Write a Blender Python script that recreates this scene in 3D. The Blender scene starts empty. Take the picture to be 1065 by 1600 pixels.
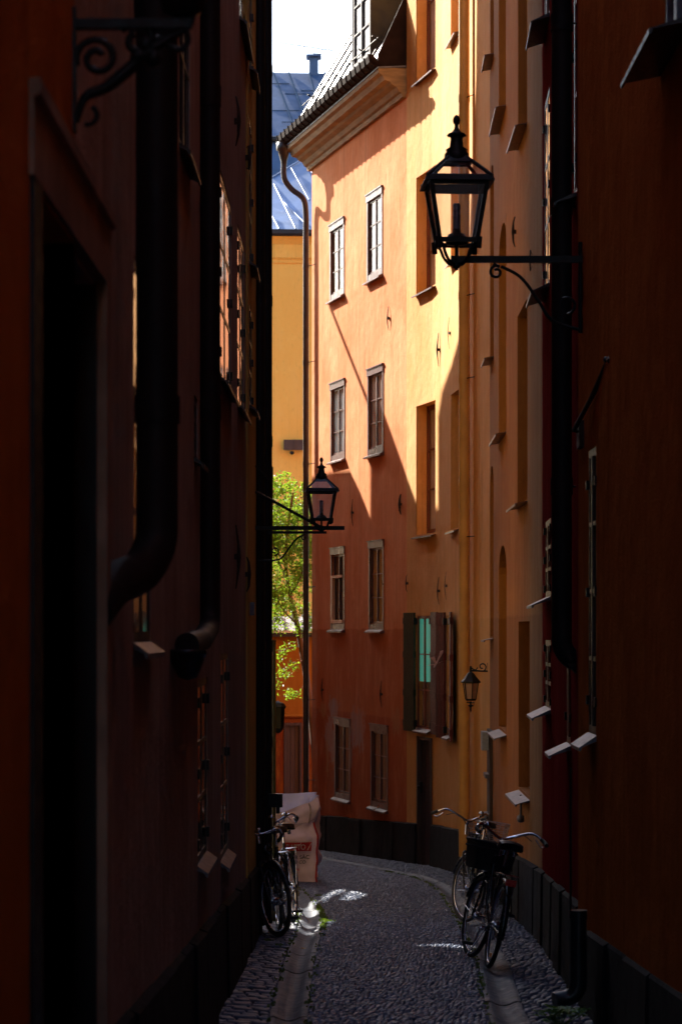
import bpy, math, random
from mathutils import Vector, Matrix, geometry
R = math.radians
rnd = random.Random(7)
sc = bpy.context.scene
C = sc.collection

# ------------------------------------------------------------------ camera constants
F = 3772.0; CX = 532.5; HY = 985.0; EYE = 1.6; SL = 0.055
def gz(Y): return -SL * Y if Y < 62 else -SL * 62
def k(x): return (x - CX) / F
def zz(y, Y): return EYE + (HY - y) * Y / F
def ground_pt(x, y):
    Y = (EYE) * F / (y - HY - SL * F)
    return (k(x) * Y, Y)
SUN_EL = R(31.4); SH = Vector((-0.556, 0.831))      # horizontal direction TOWARDS the sun
SUN = Vector((SH.x * math.cos(SUN_EL), SH.y * math.cos(SUN_EL), math.sin(SUN_EL)))

# ------------------------------------------------------------------ scene graph helpers
def setp(o, label=None, cat=None, group=None, kind=None):
    if label: o['label'] = label
    if cat: o['category'] = cat
    if group: o['group'] = group
    if kind: o['kind'] = kind
    return o
def thing(name, label, cat, loc=(0, 0, 0), rot=None, group=None):
    o = bpy.data.objects.new(name, None); C.objects.link(o)
    o.location = loc; o.empty_display_size = 0.3
    if rot: o.rotation_euler = rot
    return setp(o, label, cat, group)
def origin(o):
    v = Vector((0, 0, 0))
    while o is not None:
        v += Vector(o.location); o = o.parent
    return v
class MB:
    def __init__(s): s.v = []; s.f = []; s.sm = []
    def add(s, vs, fs, smooth=False):
        b = len(s.v); s.v += [tuple(v) for v in vs]
        s.f += [tuple(b + i for i in f) for f in fs]; s.sm += [smooth] * len(fs)
    def hexa(s, p):       # 8 points: bottom 0-3, top 4-7
        s.add(p, [(3, 2, 1, 0), (4, 5, 6, 7), (0, 1, 5, 4), (1, 2, 6, 5), (2, 3, 7, 6), (3, 0, 4, 7)])
    def box(s, x0, x1, y0, y1, z0, z1):
        s.hexa([(x0, y0, z0), (x1, y0, z0), (x1, y1, z0), (x0, y1, z0), (x0, y0, z1), (x1, y0, z1), (x1, y1, z1), (x0, y1, z1)])
    def fbox(s, W, s0, s1, n0, n1, z0, z1):
        P = W.at((s0 + s1) / 2)
        s.hexa([P(s0, n0, z0), P(s1, n0, z0), P(s1, n1, z0), P(s0, n1, z0), P(s0, n0, z1), P(s1, n0, z1), P(s1, n1, z1), P(s0, n1, z1)])
    def fprism(s, W, s0, s1, prof, smooth=False, slope=0.0):    # profile (n,z) extruded along the facade
        P = W.at((s0 + s1) / 2); n = len(prof)
        s.add([P(s0, a, b) for a, b in prof] + [P(s1, a, b + slope) for a, b in prof],
              [(i, (i + 1) % n, n + (i + 1) % n, n + i) for i in range(n)] + [tuple(range(n))[::-1], tuple(range(n, 2 * n))], smooth)
    def fplan(s, W, plan, z0, z1):                   # plan (s,n) raised from z0 to z1
        P = W.at(sum(a for a, b in plan) / len(plan)); n = len(plan)
        s.add([P(a, b, z0) for a, b in plan] + [P(a, b, z1) for a, b in plan],
              [(i, (i + 1) % n, n + (i + 1) % n, n + i) for i in range(n)] + [tuple(range(n))[::-1], tuple(range(n, 2 * n))])
    def tube(s, pts, r, sides=10, closed=False, smooth=True, caps=True):
        pts = [Vector(p) for p in pts]; n = len(pts)
        rs = r if isinstance(r, (list, tuple)) else [r] * n
        ring0 = len(s.v); up = None; vs = []
        for i, p in enumerate(pts):
            a = pts[(i - 1) % n] if (closed or i > 0) else p
            b = pts[(i + 1) % n] if (closed or i < n - 1) else p
            t = (b - a).normalized()
            if up is None:
                up = Vector((0, 0, 1)) if abs(t.z) < .9 else Vector((1, 0, 0))
            u = (up - t * up.dot(t))
            u = u.normalized() if u.length > 1e-6 else t.orthogonal().normalized()
            w = t.cross(u); up = u
            for j in range(sides):
                q = 2 * math.pi * j / sides
                vs.append(p + (u * math.cos(q) + w * math.sin(q)) * rs[i])
        fs = []
        for i in range(n if closed else n - 1):
            for j in range(sides):
                a = i * sides + j; b = i * sides + (j + 1) % sides
                c = ((i + 1) % n) * sides
                fs.append((a, b, c + (j + 1) % sides, c + j))
        s.add(vs, fs, smooth)
        if caps and not closed:
            s.add(vs[:sides], [tuple(range(sides))[::-1]]); s.add(vs[-sides:], [tuple(range(sides))])
    def lathe(s, prof, c=(0, 0, 0), sides=16, ax=None, smooth=True):      # profile (r,z)
        vs = []; n = len(prof)
        for r_, z in prof:
            for j in range(sides):
                q = 2 * math.pi * j / sides
                vs.append((c[0] + r_ * math.cos(q), c[1] + r_ * math.sin(q), c[2] + z))
        s.add(vs, [(i * sides + j, i * sides + (j + 1) % sides, (i + 1) * sides + (j + 1) % sides, (i + 1) * sides + j) for i in range(n - 1) for j in range(sides)], smooth)
    def xf(s, M):
        s.v = [tuple(M @ Vector(v)) for v in s.v]; return s
    def build(s, name, mat, parent=None, **kw):
        me = bpy.data.meshes.new(name)
        o0 = origin(parent) if parent is not None and not kw.get('local') else Vector((0, 0, 0))
        me.from_pydata([tuple(Vector(v) - o0) for v in s.v], [], s.f)
        me.polygons.foreach_set('use_smooth', s.sm)
        me.materials.append(mat); me.update()
        o = bpy.data.objects.new(name, me); C.objects.link(o)
        if parent is not None: o.parent = parent
        setp(o, kw.get('label'), kw.get('cat'), kw.get('group'), kw.get('kind'))
        return o

# ------------------------------------------------------------------ materials
MC = {}
def nt(name):
    m = bpy.data.materials.new(name); m.use_nodes = True
    t = m.node_tree; b = t.nodes['Principled BSDF']
    return m, t, b
def N(t, typ, **kw):
    n = t.nodes.new(typ)
    for a, v in kw.items():
        if a.startswith('i_'):
            n.inputs[int(a[2:]) if a[2:].isdigit() else a[2:].replace('_', ' ')].default_value = v
        else: setattr(n, a, v)
    return n
def col(c): return (c[0], c[1], c[2], 1)
def noise(t, scale, detail=5, vec=None, rough=.55, dist=0):
    n = N(t, 'ShaderNodeTexNoise'); n.inputs['Scale'].default_value = scale; n.inputs['Detail'].default_value = detail
    n.inputs['Roughness'].default_value = rough; n.inputs['Distortion'].default_value = dist
    if vec is not None: t.links.new(vec, n.inputs['Vector'])
    return n.outputs['Fac']
def maprange(t, f, a, b, c=0, d=1):
    n = N(t, 'ShaderNodeMapRange'); t.links.new(f, n.inputs[0])
    for i, v in enumerate((a, b, c, d)): n.inputs[i + 1].default_value = v
    return n.outputs[0]
def mix(t, fac, a, b, mode='MIX'):
    n = N(t, 'ShaderNodeMix'); n.data_type = 'RGBA'; n.blend_type = mode
    for i, v in ((0, fac), (6, a), (7, b)):
        if isinstance(v, (int, float)): n.inputs[i].default_value = v
        elif isinstance(v, tuple): n.inputs[i].default_value = col(v)
        else: t.links.new(v, n.inputs[i])
    return n.outputs[2]
def math_(t, op, a, b=0.0):
    n = N(t, 'ShaderNodeMath'); n.operation = op
    for i, v in ((0, a), (1, b)):
        if isinstance(v, (int, float)): n.inputs[i].default_value = v
        else: t.links.new(v, n.inputs[i])
    return n.outputs[0]
def wpos(t, sc_=(1, 1, 1)):
    g = N(t, 'ShaderNodeNewGeometry'); m = N(t, 'ShaderNodeMapping'); m.inputs['Scale'].default_value = sc_
    t.links.new(g.outputs['Position'], m.inputs['Vector']); return m.outputs[0]
def bump(t, b, h, strength=.3, dist=.02):
    n = N(t, 'ShaderNodeBump'); n.inputs['Strength'].default_value = strength; n.inputs['Distance'].default_value = dist
    t.links.new(h, n.inputs['Height']); t.links.new(n.outputs[0], b.inputs['Normal'])
def stucco(name, c1, c2, c3=None, band=None, blotch=.9, streak=.5, patches=None, rough=.88, bm=.45, pale=None, spec=.15):
    if name in MC: return MC[name]
    m, t, b = nt(name)
    f = maprange(t, noise(t, blotch, 8, wpos(t), .62), .36, .66)
    c = mix(t, f, c1, c2)
    f2 = maprange(t, noise(t, 1, 6, wpos(t, (5, 5, .55)), .6), .45, .75, 0, streak)
    c = mix(t, f2, c, c3 or tuple(x * .62 for x in c1))
    f3 = maprange(t, noise(t, 7, 6, wpos(t, (1, 1, .7)), .7), .56, .72, 0, .35)
    c = mix(t, f3, c, tuple(min(1, x * 1.25 + .02) for x in c2))
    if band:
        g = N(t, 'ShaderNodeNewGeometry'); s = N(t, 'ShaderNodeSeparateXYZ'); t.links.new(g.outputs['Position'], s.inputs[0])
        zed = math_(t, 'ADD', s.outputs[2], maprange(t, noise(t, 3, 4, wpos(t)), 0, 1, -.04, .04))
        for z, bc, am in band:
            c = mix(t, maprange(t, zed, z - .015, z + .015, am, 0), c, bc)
    for (px, rad, pc) in (patches or []):
        g = N(t, 'ShaderNodeNewGeometry'); d = N(t, 'ShaderNodeVectorMath', operation='SUBTRACT'); t.links.new(g.outputs['Position'], d.inputs[0]); d.inputs[1].default_value = px
        d2 = N(t, 'ShaderNodeVectorMath', operation='DIVIDE'); t.links.new(d.outputs[0], d2.inputs[0]); d2.inputs[1].default_value = rad
        L = N(t, 'ShaderNodeVectorMath', operation='LENGTH'); t.links.new(d2.outputs[0], L.inputs[0])
        q = math_(t, 'ADD', L.outputs['Value'], maprange(t, noise(t, 6, 7, wpos(t, (1, 1, .6)), .7), .3, .7, -.75, .75))
        c = mix(t, maprange(t, q, .75, .95, .75, 0), c, pc)
    f4 = maprange(t, noise(t, 2.6, 9, wpos(t, (1.3, 1.3, .42)), .72), .5, .66, 0, .42)
    c = mix(t, f4, c, mix(t, .4, c2, pale or tuple(min(.9, x * 1.12 + .03) for x in c2)))
    f5 = maprange(t, noise(t, 16, 6, wpos(t, (1, 1, .35)), .75), .55, .75, 0, .4)
    c = mix(t, f5, c, tuple(x * .45 for x in c1))
    f6 = maprange(t, noise(t, .55, 4, wpos(t), .5), .53, .545, 0, .22); c = mix(t, f6, c, c3 or tuple(x * .75 for x in c1))
    f7 = maprange(t, noise(t, 1, 5, wpos(t, (8, 8, .16)), .55), .56, .70, 0, .30); c = mix(t, f7, c, tuple(x * .5 for x in c1))
    b.inputs['Specular IOR Level'].default_value = spec
    t.links.new(c, b.inputs['Base Color']); b.inputs['Roughness'].default_value = rough
    h = math_(t, 'ADD', math_(t, 'MULTIPLY', noise(t, 60, 4, wpos(t)), .25), noise(t, 4, 5, wpos(t)))
    bump(t, b, h, bm, .03)
    MC[name] = m; return m
def plain(name, c, rough=.5, metal=0, nz=.25, scale=6, bm=.1, spec=.5, stretch=(1, 1, 1), dirt=None):
    if name in MC: return MC[name]
    m, t, b = nt(name)
    f = maprange(t, noise(t, scale, 6, wpos(t, stretch)), .35, .68)
    cc = mix(t, f, tuple(x * (1 - nz) for x in c), tuple(min(1, x * (1 + nz)) for x in c))
    if dirt: cc = mix(t, maprange(t, noise(t, scale * 2.3, 7, wpos(t, stretch), .7), .52, .66, 0, .8), cc, dirt)
    t.links.new(cc, b.inputs['Base Color']); b.inputs['Metallic'].default_value = metal
    t.links.new(maprange(t, noise(t, scale * 3, 4, wpos(t)), .3, .7, max(.02, rough - .1), min(1, rough + .12)), b.inputs['Roughness'])
    b.inputs['Specular IOR Level'].default_value = spec
    if bm: bump(t, b, noise(t, scale * 5, 4, wpos(t, stretch)), bm, .01)
    MC[name] = m; return m
def glass(name, tint=(1, 1, 1), ior=1.5, wav=.06, haze=.02):
    if name in MC: return MC[name]
    m, t, b = nt(name); t.nodes.remove(b); out = t.nodes['Material Output']
    tr = N(t, 'ShaderNodeBsdfTransparent'); tr.inputs[0].default_value = col(tint)
    gl = N(t, 'ShaderNodeBsdfGlossy'); gl.inputs['Roughness'].default_value = .02
    g = N(t, 'ShaderNodeNewGeometry'); dt = N(t, 'ShaderNodeVectorMath', operation='DOT_PRODUCT'); t.links.new(g.outputs['Incoming'], dt.inputs[0]); t.links.new(g.outputs['Normal'], dt.inputs[1])
    ca = math_(t, 'POWER', math_(t, 'SUBTRACT', 1.0, math_(t, 'ABSOLUTE', dt.outputs['Value'])), 5.0); f0 = ((ior - 1) / (ior + 1)) ** 2
    frs = math_(t, 'ADD', math_(t, 'MULTIPLY', ca, (1 - f0) * .9), f0)
    mx = N(t, 'ShaderNodeMixShader')
    bp = N(t, 'ShaderNodeBump'); bp.inputs['Strength'].default_value = wav; bp.inputs['Distance'].default_value = .03
    t.links.new(noise(t, 3.5, 2, wpos(t)), bp.inputs['Height']); t.links.new(bp.outputs[0], gl.inputs['Normal'])
    t.links.new(frs, mx.inputs[0])
    df = N(t, 'ShaderNodeBsdfTranslucent'); df.inputs[0].default_value = (.8, .8, .85, 1); m0 = N(t, 'ShaderNodeMixShader'); m0.inputs[0].default_value = haze
    t.links.new(tr.outputs[0], m0.inputs[1]); t.links.new(df.outputs[0], m0.inputs[2]); t.links.new(m0.outputs[0], mx.inputs[1]); t.links.new(gl.outputs[0], mx.inputs[2])
    t.links.new(mx.outputs[0], out.inputs[0]); MC[name] = m; return m

IRON = plain('wrought_iron', (.009, .009, .010), .45, 0, .3, 14, .15, .25)
PIPE_D = plain('dark_pipe_paint', (.012, .008, .008), .6, 0, .3, 5, .08, .2)
PIPE_G = plain('grey_pipe_zinc', (.03, .03, .036), .35, .6, .3, 5, .08)
PIPE_B = plain('brown_pipe_paint', (.055, .034, .028), .4, 0, .4, 5, .1, dirt=(.03, .02, .016))
PIPE_Y = plain('ochre_pipe_paint', (.62, .33, .09), .5, 0, .12, 3, .08)
PIPE_YD = plain('dull_yellow_pipe_paint', (.30, .20, .035), .5, 0, .2, 6, .08)
CASE = plain('window_casing_paint', (.11, .045, .042), .34, 0, .08, 1.5, .0, .45, (1, 1, .3))
CASE_P = plain('peach_sash_paint', (.70, .36, .2), .5, 0, .1, 9, .05)
FRED = plain('red_brown_frame_paint', (.20, .05, .025), .42, 0, .2, 9, .1, .5, (1, 1, .3))
FDARK = plain('dark_frame_paint', (.035, .018, .018), .42, 0, .3, 9, .1)
FGREEN = plain('weathered_shutter_paint', (.11, .018, .014), .5, 0, .5, 12, .2, .2, (1, 1, .15), dirt=(.06, .014, .014))
FGREEN2 = plain('green_black_shutter_paint', (.012, .038, .02), .45, 0, .4, 12, .2, .5, (1, 1, .15))
DOORM = plain('dark_door_planks', (.035, .022, .026), .55, 0, .4, 10, .3, .4, (3, 3, .12))
BLACKW = plain('black_door_paint', (.008, .007, .008), .5, 0, .3, 8, .15, .3, (3, 3, .12))
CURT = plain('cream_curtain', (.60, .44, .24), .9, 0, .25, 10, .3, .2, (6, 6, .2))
CURT_P = plain('sky_pale_curtain', (.66, .76, .80), .9, 0, .12, 8, .2, .2, (9, 9, .15))  # paleness stands in for sky reflected in the glass
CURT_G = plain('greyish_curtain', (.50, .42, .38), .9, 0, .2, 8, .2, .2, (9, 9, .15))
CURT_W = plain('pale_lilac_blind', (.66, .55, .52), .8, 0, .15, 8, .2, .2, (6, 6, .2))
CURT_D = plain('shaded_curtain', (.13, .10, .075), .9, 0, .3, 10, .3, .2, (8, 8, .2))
CURT_T = plain('teal_curtain', (.14, .62, .50), .9, 0, .2, 8, .3, .2, (9, 9, .15))
CURT_B = plain('pale_blue_curtain', (.30, .42, .48), .9, 0, .2, 8, .3, .2, (9, 9, .15))
CURT_Y = plain('ochre_curtain', (.36, .22, .05), .9, 0, .25, 8, .3, .2, (9, 9, .15))
SILLM = plain('zinc_sill', (.11, .11, .14), .45, .3, .25, 9, .1)
SILLB = plain('brown_tin_sill', (.12, .055, .045), .36, .2, .3, 9, .1)
SILLD = plain('dark_tin_sill', (.03, .022, .022), .4, .2, .3, 9, .1)
GLASS = glass('window_glass')
LGLASS = glass('lamp_glass', (.93, .93, .95), 1.45, .02, .14)
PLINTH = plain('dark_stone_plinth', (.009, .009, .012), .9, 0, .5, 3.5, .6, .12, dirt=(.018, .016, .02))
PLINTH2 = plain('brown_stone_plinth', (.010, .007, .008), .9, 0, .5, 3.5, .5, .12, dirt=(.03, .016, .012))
PORTAL = plain('sandstone_portal', (.30, .20, .13), .8, 0, .35, 3, .4)
ROOF_D = plain('black_sheet_roof', (.02, .02, .024), .45, .1, .3, 2.5, .1, .3)
ROOF_G = plain('glossy_grey_sheet_roof', (.13, .135, .15), .36, .9, .2, 2.5, .06)
ROOF_B = plain('brown_sheet_roof', (.022, .012, .010), .8, 0, .3, 4, .1, .05)
ROOF_S = plain('slate_blue_sheet_roof', (.06, .105, .20), .6, .1, .16, 1.2, .08, dirt=(.045, .08, .15))
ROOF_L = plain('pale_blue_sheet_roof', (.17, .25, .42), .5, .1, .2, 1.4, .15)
CORN = plain('cornice_plaster', (.32, .20, .095), .8, 0, .25, 6, .3, .3, (.5, .5, 3))
ANCH = plain('rusty_iron', (.035, .018, .012), .7, .3, .5, 20, .3)

# ------------------------------------------------------------------ facade class
class Facade:
    def __init__(s, pts, side=1):
        s.p = [Vector(a) for a in pts]; s.side = side; s.S = [0.0]
        for a, b in zip(s.p, s.p[1:]): s.S.append(s.S[-1] + (b - a).length)
        s.L = s.S[-1]
    def seg(s, q):
        for i in range(len(s.p) - 1):
            if q <= s.S[i + 1] or i == len(s.p) - 2: return i
    def fr(s, q, i=None):
        i = s.seg(q) if i is None else i
        u = (s.p[i + 1] - s.p[i]).normalized(); n = Vector((-u.y, u.x)) * s.side
        return s.p[i] + u * (q - s.S[i]), u, n
    def P(s, q, n, z, i=None):
        a, u, nn = s.fr(q, i); b = a + nn * n; return (b.x, b.y, z)
    def at(s, qc):
        i = s.seg(qc); return lambda q, n, z: s.P(q, n, z, i)
    def sx(s, x):
        kk = k(x); best = None
        for i in range(len(s.p) - 1):
            a = s.p[i]; u = (s.p[i + 1] - a); L = u.length; u = u / L
            den = u.x - kk * u.y
            if abs(den) < 1e-9: continue
            t = (kk * a.y - a.x) / den
            e = max(0, -t, t - L)
            if a.y + u.y * t <= 0: continue
            if best is None or e < best[0]: best = (e, s.S[i] + t)
        return best[1]
    def z(s, x, y): return zz(y, s.fr(s.sx(x))[0].y)
    def pt(s, x, y, n=0.0):
        q = s.sx(x); return s.P(q, n, zz(y, s.fr(q)[0].y))
    def rect(s, xl, xr, yt, yb):
        a, b = sorted((s.sx(xl), s.sx(xr))); xc = (xl + xr) / 2
        return a, b, s.z(xc, yb), s.z(xc, yt)

def wall(root, W, z1, ops, mat, z0=None, depth=7.0, name='wall', body=True, top=True):
    """front wall with real openings (s0,s1,z0,z1,depth,arch) and a closed body behind it"""
    if z0 is None: z0 = min(gz(p.y) for p in W.p) - .5
    m = MB()
    Ss = sorted(set([round(v, 5) for v in W.S] + [round(v, 5) for o in ops for v in o[:2] if 0 < v < W.L]))
    Zs = sorted(set([z0, z1] + [round(v, 5) for o in ops for v in o[2:4] if z0 < v < z1]))
    for a, b in zip(Ss, Ss[1:]):
        mid = (a + b) / 2; P = W.at(mid)
        for c, d in zip(Zs, Zs[1:]):
            zm = (c + d) / 2
            if any(o[0] < mid < o[1] and o[2] < zm < o[3] for o in ops): continue
            m.add([P(a, 0, c), P(b, 0, c), P(b, 0, d), P(a, 0, d)], [(0, 1, 2, 3)])
    for o in ops:
        s0, s1, a, b, dp = o[:5]; arch = len(o) > 5 and o[5]
        s0 = max(s0, 0); s1 = min(s1, W.L); P = W.at((s0 + s1) / 2); b_ = min(b, z1)
        m.add([P(s0, 0, a), P(s0, -dp, a), P(s0, -dp, b_), P(s0, 0, b_)], [(0, 1, 2, 3)])
        m.add([P(s1, 0, a), P(s1, -dp, a), P(s1, -dp, b_), P(s1, 0, b_)], [(3, 2, 1, 0)])
        m.add([P(s0, 0, a), P(s1, 0, a), P(s1, -dp, a), P(s0, -dp, a)], [(0, 1, 2, 3)])
        if not arch:
            m.add([P(s0, 0, b_), P(s1, 0, b_), P(s1, -dp, b_), P(s0, -dp, b_)], [(3, 2, 1, 0)])
        else:
            h = arch; c = (s0 + s1) / 2; r = (s1 - s0) / 2; n = 12
            ar = [(c - r * math.cos(math.pi * i / n), b - h + h * math.sin(math.pi * i / n)) for i in range(n + 1)]
            for (x0, y0), (x1, y1) in zip(ar, ar[1:]):
                m.add([P(x0, 0, y0), P(x1, 0, y1), P(x1, 0, b), P(x0, 0, b)], [(0, 1, 2, 3)])
                m.add([P(x0, 0, y0), P(x1, 0, y1), P(x1, -dp, y1), P(x0, -dp, y0)], [(3, 2, 1, 0)])
    if body:
        fr_ = [W.P(q, 0, 0, max(0, i - 1) if i else 0) for i, q in enumerate(W.S)]
        n0 = W.fr(0)[2]; bk = [(p[0] - n0.x * depth, p[1] - n0.y * depth) for p in fr_]
        for (A, B) in ((fr_[0], bk[0]), (fr_[-1], bk[-1])):
            m.add([(A[0], A[1], z0), (B[0], B[1], z0), (B[0], B[1], z1), (A[0], A[1], z1)], [(0, 1, 2, 3)])
        for A, B in zip(bk, bk[1:]):
            m.add([(A[0], A[1], z0), (B[0], B[1], z0), (B[0], B[1], z1), (A[0], A[1], z1)], [(0, 1, 2, 3)])
        if top:
            for i in range(len(fr_) - 1):
                m.add([(fr_[i][0], fr_[i][1], z1), (fr_[i + 1][0], fr_[i + 1][1], z1), (bk[i + 1][0], bk[i + 1][1], z1), (bk[i][0], bk[i][1], z1)], [(0, 1, 2, 3)])
    return m.build(name, mat, root)

def window(root, W, r, n, cols=2, rows=3, fm=FRED, fw=.05, bar=.022, th=.05, curt=None, curt_off=.12, sill=None, casing=None, arch=0, label=None, hinges=False, pane=GLASS, flat=False):
    """window > pane, curtain, sill, casing. r = (s0,s1,z0,z1); n = depth plane of the frame's face"""
    s0, s1, z0, z1 = r; m = MB(); g = .003; fl = 0 if flat else 1; po_ = .004 if flat else th * .5
    a0, a1, b0, b1 = s0 + g, s1 - g, z0 + g, z1 - g
    m.fbox(W, a0, a0 + fw, n - th, n, b0, b1); m.fbox(W, a1 - fw, a1, n - th, n, b0, b1)
    m.fbox(W, a0 + fw, a1 - fw, n - th, n, b0, b0 + fw * 1.2); m.fbox(W, a0 + fw, a1 - fw, n - th, n, b1 - fw, b1)
    i0, i1, j0, j1 = a0 + fw, a1 - fw, b0 + fw * 1.2, b1 - fw
    for c in range(1, cols):
        x = i0 + (i1 - i0) * c / cols; w = bar * (1.6 if c * 2 == cols else 1)
        m.fbox(W, x - w, x + w, n - th, n + .008 * fl, j0, j1)
    for q in range(1, rows):
        z = j0 + (j1 - j0) * q / rows
        m.fbox(W, i0, i1, n - th * .8, n + .003 * fl, z - bar * .7, z + bar * .7)
    o = m.build('window', fm, root, label=label)
    p = MB(); P = W.at((s0 + s1) / 2)
    p.add([P(i0, n - po_, j0), P(i1, n - po_, j0), P(i1, n - po_, j1), P(i0, n - po_, j1)], [(0, 1, 2, 3)])
    p.build('pane', pane, o)
    if curt:
        c = MB(); nn = 14; top = []
        for half in (0, 1):
            pts = []
            lo = i0 + (i1 - i0) * (0 if half == 0 else .52); hi = i0 + (i1 - i0) * (.48 if half == 0 else 1)
            for i in range(nn + 1):
                q = lo + (hi - lo) * i / nn
                pts.append((q, n - th - curt_off + .015 * math.sin(i * 1.9 + half)))
            for (qa, na), (qb, nb) in zip(pts, pts[1:]):
                c.add([P(qa, na, j0), P(qb, nb, j0), P(qb, nb, j1), P(qa, na, j1)], [(0, 1, 2, 3)], True)
        c.build('curtain', curt, o)
    else:
        c = MB()
        c.add([P(i0, n - th - .3, j0), P(i1, n - th - .3, j0), P(i1, n - th - .3, j1), P(i0, n - th - .3, j1)], [(0, 1, 2, 3)])
        c.build('dark_interior', BLACKW, o)
    if sill:
        pr, t_, ov, sm = sill; q = MB()
        q.fprism(W, s0 - ov, s1 + ov, [(n - .01, z0 + .012), (.0 if n > -.05 else n, z0 + .012), (pr, z0 - t_ * .9), (pr, z0 - t_ * .9 - .022), (pr - .012, z0 - t_ * .9 - .022), (pr - .02, z0 - t_ * .9), (n - .01, z0 - t_ * .25)])
        q.build('sill', sm, o)
    if casing:
        w, pr, hd, cm = casing; q = MB()
        q.fbox(W, s0 - w, s0, -.02, pr, z0 - hd * .9, z1); q.fbox(W, s1, s1 + w, -.02, pr, z0 - hd * .9, z1)
        q.fbox(W, s0 - w - .01, s1 + w + .01, -.02, pr + .012, z1, z1 + hd); q.fbox(W, s0, s1, -.02, pr - .005, z0 - hd * .9, z0)
        q.fbox(W, s0 - w - .02, s1 + w + .02, -.02, pr + .03, z1 + hd, z1 + hd + .02)
        q.build('casing', cm, o)
        q = MB(); zz0 = z0 - hd * .9
        q.fprism(W, s0 - w - .025, s1 + w + .025, [(-.02, zz0), (pr + .01, zz0), (pr + .07, zz0 - .03), (pr + .07, zz0 - .055), (-.02, zz0 - .055)])
        q.build('sill', sill[3] if sill else cm, o)
    if hinges:
        for side in (a0, a1):
            for zf in (.12, .5, .88):
                h = MB(); z = b0 + (b1 - b0) * zf
                h.fbox(W, side - .03, side + .03, n, n + .018, z - .03, z + .03); h.build('hinge', IRON, o)
    return o
def anchor(root, W, x, y0, y1, w=.02):
    q = W.sx(x); Y = W.fr(q)[0].y; z0, z1 = zz(y1, Y), zz(y0, Y); zm = (z0 + z1) / 2
    m = MB(); P = W.at(q)
    m.tube([P(q - .005, .012, z0), P(q + .002, .03, zm - .1), P(q, .035, zm), P(q - .004, .03, zm + .1), P(q + .006, .012, z1)], [w * .2, w * .45, w * .7, w * .45, w * .25], 6)
    m.fbox(W, q - .022, q + .022, 0, .022, zm - .02, zm + .02)
    m.build('wall_anchor', ANCH, root)
def plinth(root, W, h, mat, pr=.05, gaps=(), s0=0, s1=None):
    s1 = W.L if s1 is None else s1
    for a, b in gaps:
        if s0 < a < b < s1: plinth(root, W, h, mat, pr, (), s0, a); return plinth(root, W, h, mat, pr, (), b, s1)
        if a <= s0 < b: s0 = b
    gaps = (); m = MB(); q = s0; h0 = h
    while q < s1 - .02:
        e = min(q + rnd.uniform(.6, 1.1), s1)
        if not any(a - .01 < (q + e) / 2 < b + .01 for a, b in gaps):
            P = W.at((q + e) / 2); f = lambda s_, n_, dz: (lambda p: (p[0], p[1], gz(p[1]) + dz))(P(s_, n_, 0))
            d = rnd.uniform(-.014, .014); j = .004; h = h0 + rnd.uniform(-.008, .008)
            m.hexa([f(q + j, 0, -.3), f(e - j, 0, -.3), f(e - j, pr + d, -.3), f(q + j, pr + d, -.3), f(q + j, 0, h + .02), f(e - j, 0, h + .02), f(e - j, pr + d - .015, h), f(q + j, pr + d - .015, h)])
        q = e
    return m.build('plinth', mat, root)
def pipe(root, pts, r, mat, collars=(), name='drainpipe', clampdir=None, sides=16):
    m = MB(); m.tube(pts, r, sides)
    o = m.build(name, mat, root)
    for (p, L) in collars:
        c = MB(); p = Vector(p); c.tube([p - Vector((0, 0, L / 2)), p + Vector((0, 0, L / 2))], r * 1.09, sides); c.build('collar', mat, o)
        if clampdir:
            d = MB(); d.tube([p, p + Vector(clampdir)], .007, 6); d.build('pipe_bracket', IRON, o)
    return o
def arc(c, r, a0, a1, u, v, n=10):
    c, u, v = Vector(c), Vector(u), Vector(v)
    return [c + (u * math.cos(a0 + (a1 - a0) * i / n) + v * math.sin(a0 + (a1 - a0) * i / n)) * r for i in range(n + 1)]
def spline(pts, n=8):
    pts = [Vector(p) for p in pts]; out = []
    for i in range(len(pts) - 1):
        p0 = pts[max(i - 1, 0)]; p1 = pts[i]; p2 = pts[i + 1]; p3 = pts[min(i + 2, len(pts) - 1)]
        for j in range(n):
            t = j / n
            out.append(.5 * ((2 * p1) + (p2 - p0) * t + (2 * p0 - 5 * p1 + 4 * p2 - p3) * t * t + (3 * p1 - p0 - 3 * p2 + p3) * t ** 3))
    return out + [pts[-1]]

# ================================================================== FACADES
def PX(x, Y): return (k(x) * Y, Y)
# right side, near -> far
R1 = Facade([(1.62, -16), (1.60, 16.3)], 1)
R2 = Facade([(1.63, 16.3), (1.80, 21.6)], 1)
def curved(pts, n):
    out = []
    for i in range(len(pts) - 1):
        p0, p1, p2, p3 = [Vector(pts[max(0, min(len(pts) - 1, j))]) for j in (i - 1, i, i + 1, i + 2)]
        for j in range(n):
            t = j / n; out.append(.5 * ((2 * p1) + (p2 - p0) * t + (2 * p0 - 5 * p1 + 4 * p2 - p3) * t * t + (3 * p1 - p0 - 3 * p2 + p3) * t ** 3))
    return out + [Vector(pts[-1])]
R3 = Facade(curved([PX(850, 21.7), PX(800, 26.0), PX(765, 31.06)], 3), 1)
R4 = Facade(curved([PX(765.5, 31.2), PX(745, 33.0), PX(690, 36.8), (1.057, 38.9)], 4), 1)
R5 = Facade([(1.057, 38.92), (-.544, 45.15)], 1)
# left side, near -> far
L1 = Facade([(-.80, -16), (-.80, 7.25)], -1)
L2 = Facade([(-.83, 7.25), (-.80, 20.3)], -1)
L3 = Facade([(-.785, 20.3), (-.795, 23.0)], -1)

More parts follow.
